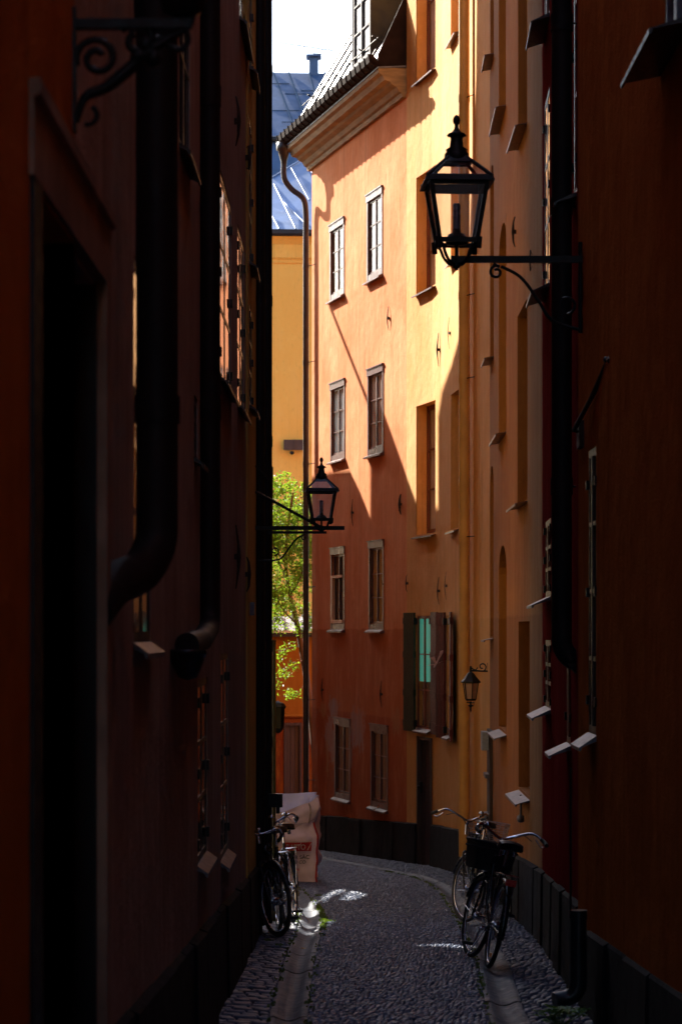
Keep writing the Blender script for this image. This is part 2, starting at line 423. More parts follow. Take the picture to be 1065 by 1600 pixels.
def eaves(root, W, z, out=.5, s0=0, s1=None):  # eaves above the view, added to narrow the sky slit and dim the lane
    m = MB(); s1 = W.L if s1 is None else s1; q = s0; n = max(1, len(W.S) - 1); st = [x for x in W.S if s0 < x < s1]; cuts = [s0] + st + [s1]
    for a, b in zip(cuts, cuts[1:]): m.fprism(W, a - .01, b + .01, [(-.3, z - .3), (.08, z - .3), (.12, z - .2), (out - .12, z - .12), (out, z - .04), (out, z + .08), (-.3, z + .3)])
    return m.build('eaves', ROOF_B, root)
# ---------------------------------------------------------------- R5: orange house with mansard roof
def pw(W, x, y): return W.pt(x, y)
pt_list = []
for (x, y, rx, ry, rz) in ((517, 1150, .3, .45, .5), (521, 1108, .3, .4, .22), (558, 1140, .3, .55, .42), (546, 1180, .3, .2, .3), (511, 1185, .2, .12, .35), (618, 1130, .3, .25, .25), (505, 1110, .3, .3, .16)):
    pt_list.append((pw(R5, x, y), (1.2, ry, rz), (.46, .33, .29) if x not in (511, 505, 618) else (.50, .24, .10)))
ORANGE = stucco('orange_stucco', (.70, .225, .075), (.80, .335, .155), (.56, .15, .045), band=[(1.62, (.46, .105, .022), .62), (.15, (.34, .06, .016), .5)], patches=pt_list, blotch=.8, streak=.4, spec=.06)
b5 = thing('orange_townhouse', 'salmon orange townhouse with black mansard roof, half in sun at the bend', 'house', (0.3, 42, gz(42)))
ZT5 = 10.25
rows5 = [((517, 536.5, 356, 456), (575, 596, 309, 425)), ((518, 537.5, 606, 710), (576, 597.5, 584, 700)),
         ((518.5, 537, 866, 975), (578, 598, 856, 975)), ((524.5, 546, 1133, 1240), (581, 604.5, 1144, 1254))]
ops = []; w5 = []
for ri, rw in enumerate(rows5):
    for ci, q in enumerate(rw):
        r = R5.rect(*q); ops.append(r + (.12, 0)); w5.append((ri, ci, r))
wall(b5, R5, ZT5, ops, ORANGE)
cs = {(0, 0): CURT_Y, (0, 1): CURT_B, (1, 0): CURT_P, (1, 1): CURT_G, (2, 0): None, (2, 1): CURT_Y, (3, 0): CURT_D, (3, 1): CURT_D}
for ri, ci, r in w5:
    co_ = .006 if ri == 1 else .025
    if (ri, ci) == (2, 0):
        o = window(b5, R5, r, -.03, 2, 1, CASE, .035, .012, .04, None, casing=(.07, .012, .11, CASE), label='open window with a peach coloured inner sash and a dark lattice blind')
        m = MB(); s0, s1, z0, z1 = r; t = z0 + (z1 - z0) * .70
        m.fbox(R5, s0 + .03, s1 - .03, -.03, .03, t - .05, t); m.fbox(R5, s0 + .03, s1 - .03, -.03, .03, z0 + .01, z0 + .07); m.fbox(R5, s1 - .09, s1 - .03, -.03, .02, z0 + .07, t - .05)
        m.build('sash', CASE_P, o)
        m = MB()
        for i in range(34):
            z = z0 + .09 + (t - z0 - .15) * i / 34
            m.fbox(R5, s0 + .1, s1 - .1, -.052, -.045, z, z + .014)
        m.build('lattice_blind', FDARK, o)
        continue
    window(b5, R5, r, -.02, 2, 3, CASE, .032, .012, .02, cs[(ri, ci)], co_, casing=(.07, .012, .11, CASE))
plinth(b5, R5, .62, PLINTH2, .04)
for (x, y0, y1) in ((608, 478, 516), (552, 780, 822), (627, 772, 804), (505, 1060, 1096), (597, 1064, 1106)):
    anchor(b5, R5, x, y0, y1, .035 if x == 627 else .018)
for (x, y) in ((528, 1138), (574, 1240), (522, 1250)): pass
# cornice and gutter
m = MB(); e = .03
prof = [(-.02, ZT5 - .04), (.06, ZT5 - .04), (.08, ZT5 + .03), (.12, ZT5 + .05), (.16, ZT5 + .12), (.24, ZT5 + .16), (.27, ZT5 + .20), (.36, ZT5 + .22), (.40, ZT5 + .30), (.46, ZT5 + .33), (.46, ZT5 + .40), (-.02, ZT5 + .44)]
m.fprism(R5, e, R5.L + .12, prof); m.build('cornice', CORN, b5)
m = MB(); m.fprism(R5, e - .01, R5.L + .16, [(.0, ZT5 + .44), (.475, ZT5 + .402), (.475, ZT5 + .425), (.0, ZT5 + .47)]); m.build('cornice_flashing', SILLM, b5)
m = MB()
m.fprism(R5, e, R5.L + .2, [(.40, ZT5 + .43), (.52, ZT5 + .44), (.60, ZT5 + .50), (.62, ZT5 + .60), (.60, ZT5 + .60), (.57, ZT5 + .52), (.50, ZT5 + .47), (.40, ZT5 + .47)])
q = e
while q < R5.L + .2:
    m.fprism(R5, q, q + .018, [(.44, ZT5 + .445), (.525, ZT5 + .43), (.612, ZT5 + .49), (.637, ZT5 + .62), (.55, ZT5 + .62), (.45, ZT5 + .5)]); q += .3
m.build('gutter', ROOF_B, b5)
# mansard roof
def roofpt(q, t): return R5.P(q, .44 - 1.9 * t, ZT5 + .50 + 3.15 * t, 0)
m = MB(); qa, qb = e, R5.L + .14
m.add([roofpt(qa, 0), roofpt(qb, 0), roofpt(qb, 1), roofpt(qa, 1)], [(0, 1, 2, 3)])
m.add([roofpt(qa, 1), roofpt(qb, 1), R5.P(qb, -6.8, ZT5 + 5.2, 0), R5.P(qa, -6.8, ZT5 + 5.2, 0)], [(0, 1, 2, 3)])
m.add([roofpt(qb, 0), roofpt(qb, 1), R5.P(qb, -6.8, ZT5 + 5.2, 0), R5.P(qb, -6.8, ZT5, 0), R5.P(qb, .4, ZT5 + .45, 0)], [(0, 1, 2, 3, 4)])
roof5 = m.build('roof', ROOF_G, b5)
m = MB()
q = qa + .35
while q < qb:
    a0, a1 = roofpt(q, 0), roofpt(q, 1); u = R5.fr(q, 0)[1] * .014; nn = R5.fr(q, 0)[2] * .03
    m.hexa([(a0[0] - u.x, a0[1] - u.y, a0[2]), (a0[0] + u.x, a0[1] + u.y, a0[2]), (a1[0] + u.x, a1[1] + u.y, a1[2]), (a1[0] - u.x, a1[1] - u.y, a1[2]),
            (a0[0] - u.x + nn.x, a0[1] - u.y + nn.y, a0[2] + .02), (a0[0] + u.x + nn.x, a0[1] + u.y + nn.y, a0[2] + .02), (a1[0] + u.x + nn.x, a1[1] + u.y + nn.y, a1[2] + .02), (a1[0] - u.x + nn.x, a1[1] - u.y + nn.y, a1[2] + .02)])
    q += .9
m.build('standing_seams', ROOF_D, roof5)
m = MB(); a0, a1 = roofpt(qb, 0), roofpt(qb, 1); m.tube([a0, a1], .035, 6); m.build('verge_flashing', ROOF_D, roof5)
# end upstand against the taller neighbour: brown triangular sheet
m = MB(); m.hexa([R5.P(e, .47, ZT5 + .42, 0), R5.P(e + .03, .47, ZT5 + .42, 0), R5.P(e + .03, 0, ZT5 + .42, 0), R5.P(e, 0, ZT5 + .42, 0),
                  R5.P(e, .47, ZT5 + .62, 0), R5.P(e + .03, .47, ZT5 + .62, 0), R5.P(e + .03, -.05, ZT5 + 1.75, 0), R5.P(e, -.05, ZT5 + 1.75, 0)])
m.build('end_flashing', ROOF_B, b5)
# snow rail on the roof
m = MB()
for t, h in ((.18, .12),):
    a, b = Vector(roofpt(qa + .9, t)), Vector(roofpt(qb - .3, t)); off = Vector((R5.fr(0, 0)[2].x * h, R5.fr(0, 0)[2].y * h, h * .5)); m.tube([a + off, b + off], .010, 6)
q = qa + 1.0
while q < qb - .3:
    a = Vector(roofpt(q, .18)); m.tube([a, a + Vector((R5.fr(0, 0)[2].x * .2, R5.fr(0, 0)[2].y * .2, .1))], .014, 6); q += .9
m.build('snow_rail', IRON, roof5)
# dormer
def dormer(parent, q0, q1, zb, zt, n_):
    d = MB(); P = lambda q, n, z: R5.P(q, n, z, 0)
    d.fbox(R5, q0, q0 + .05, n_ - 1.4, n_, zb, zt); d.fbox(R5, q1 - .05, q1, n_ - 1.4, n_, zb, zt)
    o = d.build('dormer', ROOF_D, parent)
    window(o, R5, (q0 + .06, q1 - .06, zb + .02, zt - .02), n_ - .01, 2, 3, FDARK, .05, .018, .05, CURT_B, .15)
    d = MB(); d.fbox(R5, q0 - .1, q1 + .1, n_ - 1.5, n_ + .12, zt, zt + .07); d.fbox(R5, q0 - .02, q1 + .02, n_ - .1, n_ + .05, zb - .08, zb + .01)
    d.build('dormer_roof', ROOF_D, o)
q1 = R5.sx(569); q0 = R5.sx(598)
dormer(roof5, q0, q1, ZT5 + .95, ZT5 + 2.55, .22)
# drainpipe at the corner
pc = R5.P(R5.L - .02, .12, 0, 0); hd = R5.P(R5.L + .16, .50, 0, 0); hz = ZT5 + .44
m = MB(); m.lathe([(.05, -.42), (.06, -.30), (.11, -.12), (.14, -.1), (.14, .04), (.12, .04), (.09, -.1)], (hd[0], hd[1], hz), 12); m.build('rain_hopper', PIPE_B, b5)
pp = spline([(hd[0], hd[1], hz - .35), (hd[0] + .01, hd[1], hz - .62), (hd[0] + .14, hd[1], hz - .82), (pc[0] - .05, pc[1], hz - 1.02), (pc[0], pc[1], hz - 1.3), (pc[0], pc[1], hz - 1.7)], 5)
pp += [(pc[0], pc[1], gz(45) + .1)]
nn = R5.fr(0)[2]
pipe(b5, pp, .054, PIPE_B, [((pc[0], pc[1], z), .09) for z in (8.4, 6.6, 4.7, 2.4, .3, -1.2)], clampdir=(-nn.x * .14 + .1, -nn.y * .14 - .3, .02))

# ---------------------------------------------------------------- R4: tall yellow ochre house
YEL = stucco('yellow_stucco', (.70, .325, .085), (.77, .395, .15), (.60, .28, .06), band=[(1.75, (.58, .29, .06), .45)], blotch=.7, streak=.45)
b4 = thing('yellow_townhouse', 'tall yellow townhouse with open shutters, right of the orange house', 'house', (1.6, 36, gz(36)))
ops = []; wa = []
for q in ((650, 680, -250, 118), (650, 680, 268, 452), (650, 680, 630, 834)):
    r = R4.rect(*q); ops.append(r + (.30, 0)); wa.append(('A', r))
for q in ((704, 718, -260, 58), (704, 718, 225, 405), (704, 718, 612, 826)):
    r = R4.rect(*q); ops.append(r + (.30, 0)); wa.append(('B', r))
rs1 = R4.rect(651.5, 674, 962, 1140); rs2 = R4.rect(698.5, 706, 962, 1150); rd = R4.rect(652, 675, 1152, 1352)
rd = (rd[0], rd[1], gz(36.9) - .1, rd[3])
for r in (rs1, rs2): ops.append(r + (.10, 0))
ops.append(rd + (.12, 0))
wall(b4, R4, 16.5, ops, YEL); eaves(b4, R4, 16.5, .4)
for kd, r in wa:
    window(b4, R4, r, -.17, 2, 3, FRED, .07, .02, .03, CURT_W, .02, sill=(.09, .05, .02, SILLB))
def shutter(root, W, plan, z0, z1, mat, label=None):
    m = MB(); (sa, na), (sb, nb) = plan; d = Vector((sb - sa, nb - na)); L = d.length; d /= L; pn = Vector((-d.y, d.x)) * .013
    m.fplan(W, [(sa - pn.x, na - pn.y), (sb - pn.x, nb - pn.y), (sb + pn.x, nb + pn.y), (sa + pn.x, na + pn.y)], z0, z1)
    for z in (z0 + .08, z0 + (z1 - z0) * .3, z0 + (z1 - z0) * .62, z1 - .18):
        m.fplan(W, [(sa - pn.x * 1.8, na - pn.y * 1.8), (sb - pn.x * 1.8, nb - pn.y * 1.8), (sb + pn.x * 1.8, nb + pn.y * 1.8), (sa + pn.x * 1.8, na + pn.y * 1.8)], z, z + .1)
    o = m.build('shutter', mat, root, label=label)
    for z in (z0 + .13, z1 - .14):
        h = MB(); h.fbox(W, sa - .03, sa + .03, na - .03, na + .03, z - .05, z + .05); h.build('hinge', IRON, o)
    return o
tw = window(b4, R4, rs1, -.004, 2, 3, FRED, .04, .014, .015, CURT_D, .05, sill=(.09, .04, .03, SILLB), label='shuttered window with a teal green curtain')
tm, tt, tb = nt('self_lit_teal_curtain')
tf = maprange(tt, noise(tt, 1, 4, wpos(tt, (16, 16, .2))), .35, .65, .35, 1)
tc = mix(tt, tf, (.02, .10, .07), (.10, .55, .40)); tt.links.new(tc, tb.inputs['Base Color']); tt.links.new(tc, tb.inputs['Emission Color']); tb.inputs['Emission Strength'].default_value = .12  # curtain's own emission stands in for light from inside, upper part only
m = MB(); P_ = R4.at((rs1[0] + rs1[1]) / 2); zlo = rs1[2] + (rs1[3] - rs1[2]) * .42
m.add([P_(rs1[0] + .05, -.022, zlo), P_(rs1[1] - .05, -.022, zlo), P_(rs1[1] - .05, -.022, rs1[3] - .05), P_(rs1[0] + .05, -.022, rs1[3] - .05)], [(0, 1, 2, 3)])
m.build('teal_glow_sheet', tm, tw)
window(b4, R4, rs2, -.03, 2, 3, FRED, .045, .018, .05, CURT_D, .05, sill=(.09, .04, .03, SILLB))
zA, zB = rs1[2] - .05, rs1[3] + .05
shutter(b4, R4, [(rs1[1] + .02, .035), (rs1[1] + .50, .07)], zA, zB, FGREEN2, 'green black shutter left of the teal window')
shutter(b4, R4, [(rs1[0] - .03, .016), (rs1[0] - .50, .018)], zA, zB, FGREEN)
zA, zB = rs2[2] - .05, rs2[3] + .05
shutter(b4, R4, [(rs2[1] + .02, .035), (rs2[1] + .42, .10)], zA, zB, FGREEN)
shutter(b4, R4, [(rs2[0] - .02, .035), (rs2[0] - .66, .10)], zA, zB, FGREEN)
# door
m = MB()
nb_ = 4
for i in range(nb_):
    a = rd[0] + .06 + (rd[1] - rd[0] - .12) * i / nb_; b = rd[0] + .06 + (rd[1] - rd[0] - .12) * (i + 1) / nb_ - .006
    m.fbox(R4, a, b, -.09, -.05 + .006 * (i % 2), rd[2], rd[3] - .05)
dr = m.build('door', DOORM, b4, label='narrow dark plank door under the teal window')
m = MB(); m.fbox(R4, rd[0], rd[0] + .055, -.10, .02, rd[2], rd[3]); m.fbox(R4, rd[1] - .055, rd[1], -.10, .02, rd[2], rd[3]); m.fbox(R4, rd[0] + .055, rd[1] - .055, -.10, .015, rd[3] - .05, rd[3])
m.build('door_frame', DOORM, dr)
m = MB(); zc = rd[2] + 1.25; m.lathe([(0, .03), (.035, .02), (.045, 0), (.035, -.02), (0, -.03)], R4.P(rd[1] - .1, -.0, zc), 10); m.fbox(R4, rd[1] - .13, rd[1] - .07, -.05, .0, zc - .1, zc + .08)
m.build('handle', IRON, dr)
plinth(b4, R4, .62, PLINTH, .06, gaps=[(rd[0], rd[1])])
for (x, y0, y1, w) in ((686, 520, 572, .02), (637, 898, 925, .012), (686.5, 902, 945, .014), (698, 893, 938, .008), (722, 890, 942, .01), (640, 520, 570, .0001), (703, 495, 545, .008)):
    if w > .005: anchor(b4, R4, x, y0, y1, w)
bp_ = Vector(R4.pt(697, 1038, .16)); m = MB()
for (dx_, dz_, tx_, tz_) in ((.02, .02, .10, .20), (-.02, -.01, -.10, -.02), (.03, -.02, .09, .03), (-.01, .02, -.05, .10)):
    a_ = Vector((bp_.x + tx_, bp_.y - .02, bp_.z + tz_)); m.hexa([bp_ + Vector((0, -.004, -.01)), bp_ + Vector((.012, -.004, 0)), bp_ + Vector((.012, .004, 0)), bp_ + Vector((0, .004, -.01)), a_ + Vector((-.035, -.004, .0)), a_ + Vector((.03, -.004, .02)), a_ + Vector((.03, .004, .02)), a_ + Vector((-.035, .004, 0))])
m.tube([bp_ + Vector((-.03, 0, -.05)), bp_ + Vector((.03, 0, .06))], .012, 6)
m.build('butterfly_ornament', plain('pink_enamel', (.55, .32, .32), .5, 0, .3, 30, .1), b4, label='pinkish butterfly shaped ornament beside the shutters')
q = R4.sx(737); p0 = R4.P(q, .11, 16.4); p1 = R4.P(q, .11, -1.55); pn4 = R4.fr(q)[2]
pipe(b4, [p0, p1], .075, PIPE_Y, [((p0[0], p0[1], z), .1) for z in (12.4, 9.0, 6.25, 5.1, 2.9, .6)], clampdir=(-pn4.x * .12 + .12, -pn4.y * .12 - .5, 0))
# small vent in the wall
m = MB(); q = R4.sx(727.5); z = R4.z(727.5, 164); 
for i in range(5): m.fbox(R4, q - .04, q + .04, -.0, .012, z - .12 + i * .05, z - .12 + i * .05 + .025)
m.build('vent_grille', ANCH, b4)
m = MB(); q = R4.sx(727); z = R4.z(727, 1131); m.fbox(R4, q - .2, q + .15, 0, .07, z - .02, z + .02); m.build('iron_ledge', IRON, b4)

# ---------------------------------------------------------------- R3: dull ochre house with arched niches
OCH = stucco('brown_ochre_stucco', (.30, .115, .032), (.37, .155, .048), (.21, .075, .02), band=[(1.75, (.20, .075, .02), .65)], blotch=.7, streak=.5)  # band darkens the lower wall, painting in the light's falloff
b3 = thing('ochre_townhouse', 'brown ochre stucco townhouse with narrow arched recesses, between the yellow and the dark red house', 'house', (1.9, 26, gz(26)))
ops = []; wn = []
for (x0, x1, ya, yb, ar) in ((757 + 9, 771, -130, 92, .0), (764.8, 771, 258, 560, .28), (764.8, 770.5, 728, 995, .25),
                             (779, 790, -150, 182, 0), (779, 790.5, 350, 680, .32), (779, 791, 852, 1140, .32),
                             (809, 823, -200, 208, 0), (808, 823.5, 480, 785, 0), (810, 827, 971, 1238, 0)):
    r = R3.rect(max(x0, 765.5), x1, ya, yb); ops.append(r + (.20, ar)); wn.append(r)
wall(b3, R3, 16.2, ops, OCH); eaves(b3, R3, 16.2, .55)
for i, r in enumerate(wn):
    low = i in (5, 8)
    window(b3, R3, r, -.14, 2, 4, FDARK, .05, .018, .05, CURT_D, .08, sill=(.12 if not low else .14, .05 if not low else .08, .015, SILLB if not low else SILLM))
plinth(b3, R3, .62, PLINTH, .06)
anchor(b3, R3, 806, 338, 386, .022); anchor(b3, R3, 833, 398, 415, .012)
m = MB(); q = R3.sx(818); p = R3.P(q, .03, R3.z(818, 1242)); p2 = R3.P(q, .03, R3.z(818, 1280)); m.tube([p, p2], .012, 6); m.lathe([(0, .05), (.035, .03), (.045, 0), (.03, -.03), (0, -.04)], p2, 10)
m.build('bell_pull', SILLM, b3)
# narrow dark glazed door next to the yellow house
qa, qb = R3.sx(769.5), R3.L - .02; zb_ = gz(30.5); zt_ = R3.z(767, 1140)
m = MB(); m.fbox(R3, qa, qb, 0, .04, zb_, zt_)
dr = m.build('door', DOORM, b3, label='narrow dark doorway beside the wall lantern')
m = MB(); m.fbox(R3, qa + .05, qa + .5, .05, .13, zt_ - .25, zt_ - .02); m.build('sign_plate', plain('blue_grey_plate', (.22, .26, .34), .5, 0, .2, 30, .05), b3)
m = MB()
for f in (.2, .45, .7): m.fbox(R3, qa + .1, qb - .1, .04, .09, zb_ + (zt_ - zb_) * f, zb_ + (zt_ - zb_) * f + .05)
m.build('door_rail', SILLM, dr)

# ---------------------------------------------------------------- R2: dark red house
REDM = stucco('dark_red_stucco', (.28, .03, .03), (.34, .05, .045), (.20, .02, .02), blotch=.7, streak=.4, pale=(.36, .07, .06), spec=0)
b2 = thing('dark_red_townhouse', 'dark wine red stucco townhouse behind the thick black drainpipe on the right', 'house', (1.7, 19, gz(19)))
ops = []; wn = []
for (x0, x1, ya, yb) in ((849.5, 858, -200, 42), (849.5, 858, 148, 455), (851, 860, 812, 935), (884, 891, 800, 1165), (895, 900.5, -150, 310), (851, 860, 1000, 1108)):
    r = R2.rect(x0, x1, ya, yb); ops.append(r + (.06, 0)); wn.append(r)
wall(b2, R2, 14, ops, REDM)
for i, r in enumerate(wn):
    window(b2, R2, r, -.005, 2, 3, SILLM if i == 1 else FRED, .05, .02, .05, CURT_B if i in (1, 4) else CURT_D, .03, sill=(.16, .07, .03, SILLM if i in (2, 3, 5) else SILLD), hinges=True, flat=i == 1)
plinth(b2, R2, .62, PLINTH, .05)
q = R2.sx(877) if False else None
# thick black downpipe in front of the red house, elbow turning back into the wall
Yp = 17.0; Xp = k(877) * Yp
pts = [(Xp, Yp, 15.0), (Xp, Yp, zz(1000, Yp))] + arc((Xp + .16, Yp, zz(1000, Yp)), .16, 0, R(75), (-1, 0, 0), (0, 0, -1), 8)[1:]
last = pts[-1]; pts.append((1.62, Yp, last[2] - .05))
pipe(b2, pts, .072, PIPE_D, [((Xp, Yp, zz(y, Yp)), .12) for y in (35, 322, 760)], clampdir=(.12, .02, 0))

# ---------------------------------------------------------------- R1: near dark orange-brown house
NEAR = stucco('dark_umber_stucco', (.48, .14, .035), (.58, .18, .05), (.24, .06, .018), blotch=.9, streak=.35, pale=(.62, .22, .06), spec=0, bm=.8)
b1 = thing('umber_townhouse', 'dark umber orange stucco townhouse filling the right edge', 'house', (1.6, 9, gz(9)))
ops = []; wn = []
for (x0, x1, ya, yb) in ((918, 931, 700, 1150), (1037, 1075, -240, 70)):
    r = R1.rect(x0, x1, ya, yb); ops.append(r + (.08, 0)); wn.append(r)
wall(b1, R1, 13, ops, NEAR)
window(b1, R1, wn[0], -.005, 2, 4, FDARK, .05, .02, .05, CURT_D, .03, sill=(.11, .07, .02, SILLM), hinges=True)
window(b1, R1, wn[1], -.005, 2, 2, SILLM, .06, .03, .05, CURT_B, .03, sill=(.20, .06, .14, SILLD), hinges=True)
plinth(b1, R1, .50, PLINTH, .04, s0=17)
# pipe with shoe at the foot
Yp = 15.05; Xp = k(903) * Yp; g0 = gz(Yp)
pts = [(1.55, 15.3, 14.4), (1.55, 15.3, 1.0)]
m_pts = [(Xp, Yp, zz(1425, Yp)), (Xp, Yp, g0 + .22)] + arc((Xp - .09, Yp, g0 + .22), .09, 0, R(80), (1, 0, 0), (0, 0, -1), 6)[1:]
m_pts.append((Xp - .15, Yp - .02, g0 + .12))
pipe(b1, m_pts, .052, PIPE_G, [((Xp, Yp, zz(1430, Yp)), .06)], name='drainpipe_shoe')
m = MB(); m.tube([(k(891) * Yp, Yp, zz(1425, Yp)), (k(891) * Yp, Yp, zz(1200, Yp))], .007, 6); m.build('cable_conduit', IRON, b1)

# slanting rusty rod on the umber house
Yr = 14.6; a = (k(950) * Yr, Yr, zz(562, Yr)); b = (k(896) * 16.0, 16.0, zz(672, 16.0))
rod = thing('flag_rod', 'slanting rusty iron rod with a pale tip fixed to the right hand wall', 'rod', (1.6, 15.2, 3.2))
m = MB(); m.tube(spline([(1.60, 14.4, a[2] - .03), a, ((a[0] + b[0]) / 2, (a[1] + b[1]) / 2, (a[2] + b[2]) / 2 - .02), b], 5), .016, 8)
m.build('rod', ANCH, rod)
m = MB(); m.lathe([(0, .03), (.03, .015), (.035, 0), (.02, -.02), (0, -.03)], a, 10); m.build('tip', SILLM, rod)
m = MB(); m.tube([b, (1.64, 16.2, b[2] - .02)], .012, 6); m.box(1.57, 1.62, 15.9, 16.1, b[2] - .12, b[2] + .06); m.build('wall_plate', ANCH, rod)

# ---------------------------------------------------------------- L1: near orange house with portal
LOR = stucco('left_dark_orange_stucco', (.50, .16, .035), (.58, .20, .05), (.28, .07, .015), blotch=.9, streak=.3, pale=(.55, .2, .06), spec=0, bm=.8)
a1 = thing('dark_orange_townhouse', 'dark orange stucco townhouse at the left edge with a sandstone framed black doorway', 'house', (-.8, 4, gz(4)))
dS0, dS1 = L1.sx(60), L1.L - .001
ops = [(dS0, L1.L, gz(7) - .2, 2.76, .35, 0)]
wall(a1, L1, 13, ops, LOR)
LBR = stucco('brown_mauve_stucco', (.42, .32, .25), (.50, .39, .31), (.26, .18, .14), blotch=.8, streak=.6, pale=(.6, .46, .42), spec=0, bm=.8)
a2 = thing('brown_townhouse', 'brown mauve stucco townhouse with two black drainpipes on the left side', 'house', (-.82, 14, gz(14)))
ops = [(-.01, L2.sx(162.5), gz(8) - .2, 2.76, .35, 0)]
wn = []
for (x0, x1, ya, yb) in ((343.5, 361, 292, 607), (371, 381.5, 368, 643), (374, 385, -100, 58), (309, 324, 1060, 1345), (345, 356.5, 1020, 1340), (209, 236, 420, 1008), (280, 297, -200, 250), (303, 309, 620, 720)):
    r = L2.rect(x0, x1, ya, yb); ops.append(r + (.09, 0)); wn.append(r)
wall(a2, L2, 13.5, ops, LBR)
for i, r in enumerate(wn):
    window(a2, L2, r, -.006, 2, 3, CASE if i < 2 else FDARK, .045, .02, .03, CURT_D, .05,
           sill=(.06, .035, .01, {3: SILLM, 4: SILLM, 5: SILLM}.get(i, SILLD)), hinges=i in (0, 1, 3, 4), flat=True)
# portal: stone surround proud of both facades
WP = Facade([(-.80, 5.6), (-.80, 8.6)], -1)
po = MB(); s = lambda x: WP.sx(x); zt, zi = 3.02, 2.77; sa, sb, ia, ib = s(45), s(168), s(60), s(160)
po.fprism(WP, sa, sb, [(-.3, zi), (.014, zi), (.014, zt - .05), (.03, zt - .04), (.03, zt), (-.3, zt)])
po.fbox(WP, ib + .01, sb - .02, -.02, .014, gz(8) - .1, zi)
por = po.build('stone_door_surround', PORTAL, a1)
m = MB(); m.fbox(WP, sa + .02, ia, -.3, .012, gz(6.5) - .1, zi); m.build('jamb', BLACKW, por); m = MB(); m.fbox(WP, ib, sb - .02, -.3, -.02, gz(8) - .1, zi); m.build('jamb', BLACKW, por)
m = MB(); nA, nB = ia, ib
for j in range(2):
    c0 = nA + (nB - nA) * j / 2 + .01; c1 = nA + (nB - nA) * (j + 1) / 2 - .01
    m.fbox(WP, c0, c1, -.36, -.30, gz(7) - .2, zi)
    for (f0, f1) in ((.08, .35), (.4, .68), (.73, .95)):
        zb2 = gz(7) + 3.1 * f0; m.fbox(WP, c0 + .1, c1 - .1, -.30, -.28, zb2, gz(7) + 3.1 * f1)
dr = m.build('door', BLACKW, a1, label='tall black double door in the sandstone surround')
m = MB(); zc = 1.0; m.lathe([(0, .04), (.03, .03), (.035, 0), (.03, -.03), (0, -.04)], WP.P((nA + nB) / 2 - .08, -.24, zc), 10); m.build('handle', IRON, dr)
# stair cheek stone at lower left
m = MB(); m.hexa([(-.80, 4.2, gz(5)), (-.66, 4.2, gz(5)), (-.66, 6.6, gz(6.6)), (-.80, 6.6, gz(6.6)), (-.80, 4.2, .98), (-.66, 4.2, .93), (-.66, 6.6, .42), (-.80, 6.6, .47)])
m.build('stair_cheek', PLINTH, a1)
plinth(a2, L2, .62, PLINTH, .05, gaps=[(0, L2.sx(170))], s0=0)
for (x, y0, y1) in ((366, 150, 228), (366, 820, 920), (383, 230, 262), (383, 870, 925)): anchor(a2, L2, x, y0, y1, .022)
# pipe one with big elbow running back along the wall
Yp = 8.9; Xp = k(245) * Yp
pts = [(Xp, Yp, 14), (Xp, Yp, zz(800, Yp))] + spline([(Xp, Yp, zz(800, Yp)), (Xp - .005, Yp - .02, zz(850, Yp)), (Xp - .05, Yp - .16, zz(895, Yp)), (Xp - .12, Yp - .42, zz(925, Yp) + .02), (Xp - .17, Yp - .75, zz(960, Yp))], 6)[1:]
pipe(a2, pts, .078, PIPE_D, [((Xp, Yp, zz(y, Yp)), .1) for y in (15, 640)], sides=20)
# pipe two with elbow ending in a hopper shoe
Yp = 14.0; Xp = k(328) * Yp
pts = [(Xp, Yp, 13.4), (Xp, Yp, zz(945, Yp))] + arc((Xp, Yp - .14, zz(945, Yp)), .14, 0, R(78), (0, 1, 0), (0, 0, -1), 8)[1:] + [(Xp + .01, Yp - 1.0, zz(945, Yp) - .20), (Xp + .01, 11.75, zz(1008, 11.75))]
pipe(a2, pts, .060, PIPE_D, [((Xp, Yp, zz(y, Yp)), .12) for y in (150, 600, 640)], clampdir=(-.12, .02, 0), sides=18)
m = MB(); m.lathe([(0, -.13), (.045, -.115), (.075, -.05), (.09, .0), (.095, .0), (.095, .02), (.08, .02), (.065, -.03), (0, -.06)], (Xp + .02, 11.65, zz(1012, 11.65) - .03), 16); m.build('rain_bowl', PIPE_G, a2)
# small grey box and conduit
m = MB(); q = L2.sx(390); m.fbox(L2, q - .25, q - .05, 0, .05, zz(960, 19.5), zz(938, 19.5)); m.build('junction_box', SILLM, a2)

# ---------------------------------------------------------------- L3: yellow corner house with twin pipes
LYE = stucco('dull_yellow_stucco', (.50, .31, .075), (.58, .38, .11), (.38, .22, .05), blotch=.7, streak=.4)
a3 = thing('yellow_corner_house', 'narrow yellow corner house with twin dark drainpipes on the left', 'house', (-.79, 21.6, gz(21.6)))
ops = []; wn = []
for (x0, x1, ya, yb) in ((389.5, 394, -100, 120), (389.5, 394, 190, 420), (389.5, 394, 480, 640)):
    r = L3.rect(x0, x1, ya, yb); ops.append(r + (.06, 0)); wn.append(r)
wall(a3, L3, 14, ops, LYE)
for r in wn: window(a3, L3, r, -.006, 1, 3, FDARK, .05, .02, .05, CURT_D, .04, sill=(.07, .04, .03, SILLD), hinges=True, flat=True)
plinth(a3, L3, .62, PLINTH, .05)
for (x, r_, Y) in ((406, .050, 22.6), (417.5, .046, 22.85)):
    X = k(x) * Y
    pipe(a3, [(X, Y, 14), (X, Y, gz(Y) + .08)], r_, PIPE_D, [((X, Y, zz(y, Y)), .1) for y in (110, 470, 690, 1010, 1160)], clampdir=(-.06, .05, 0))
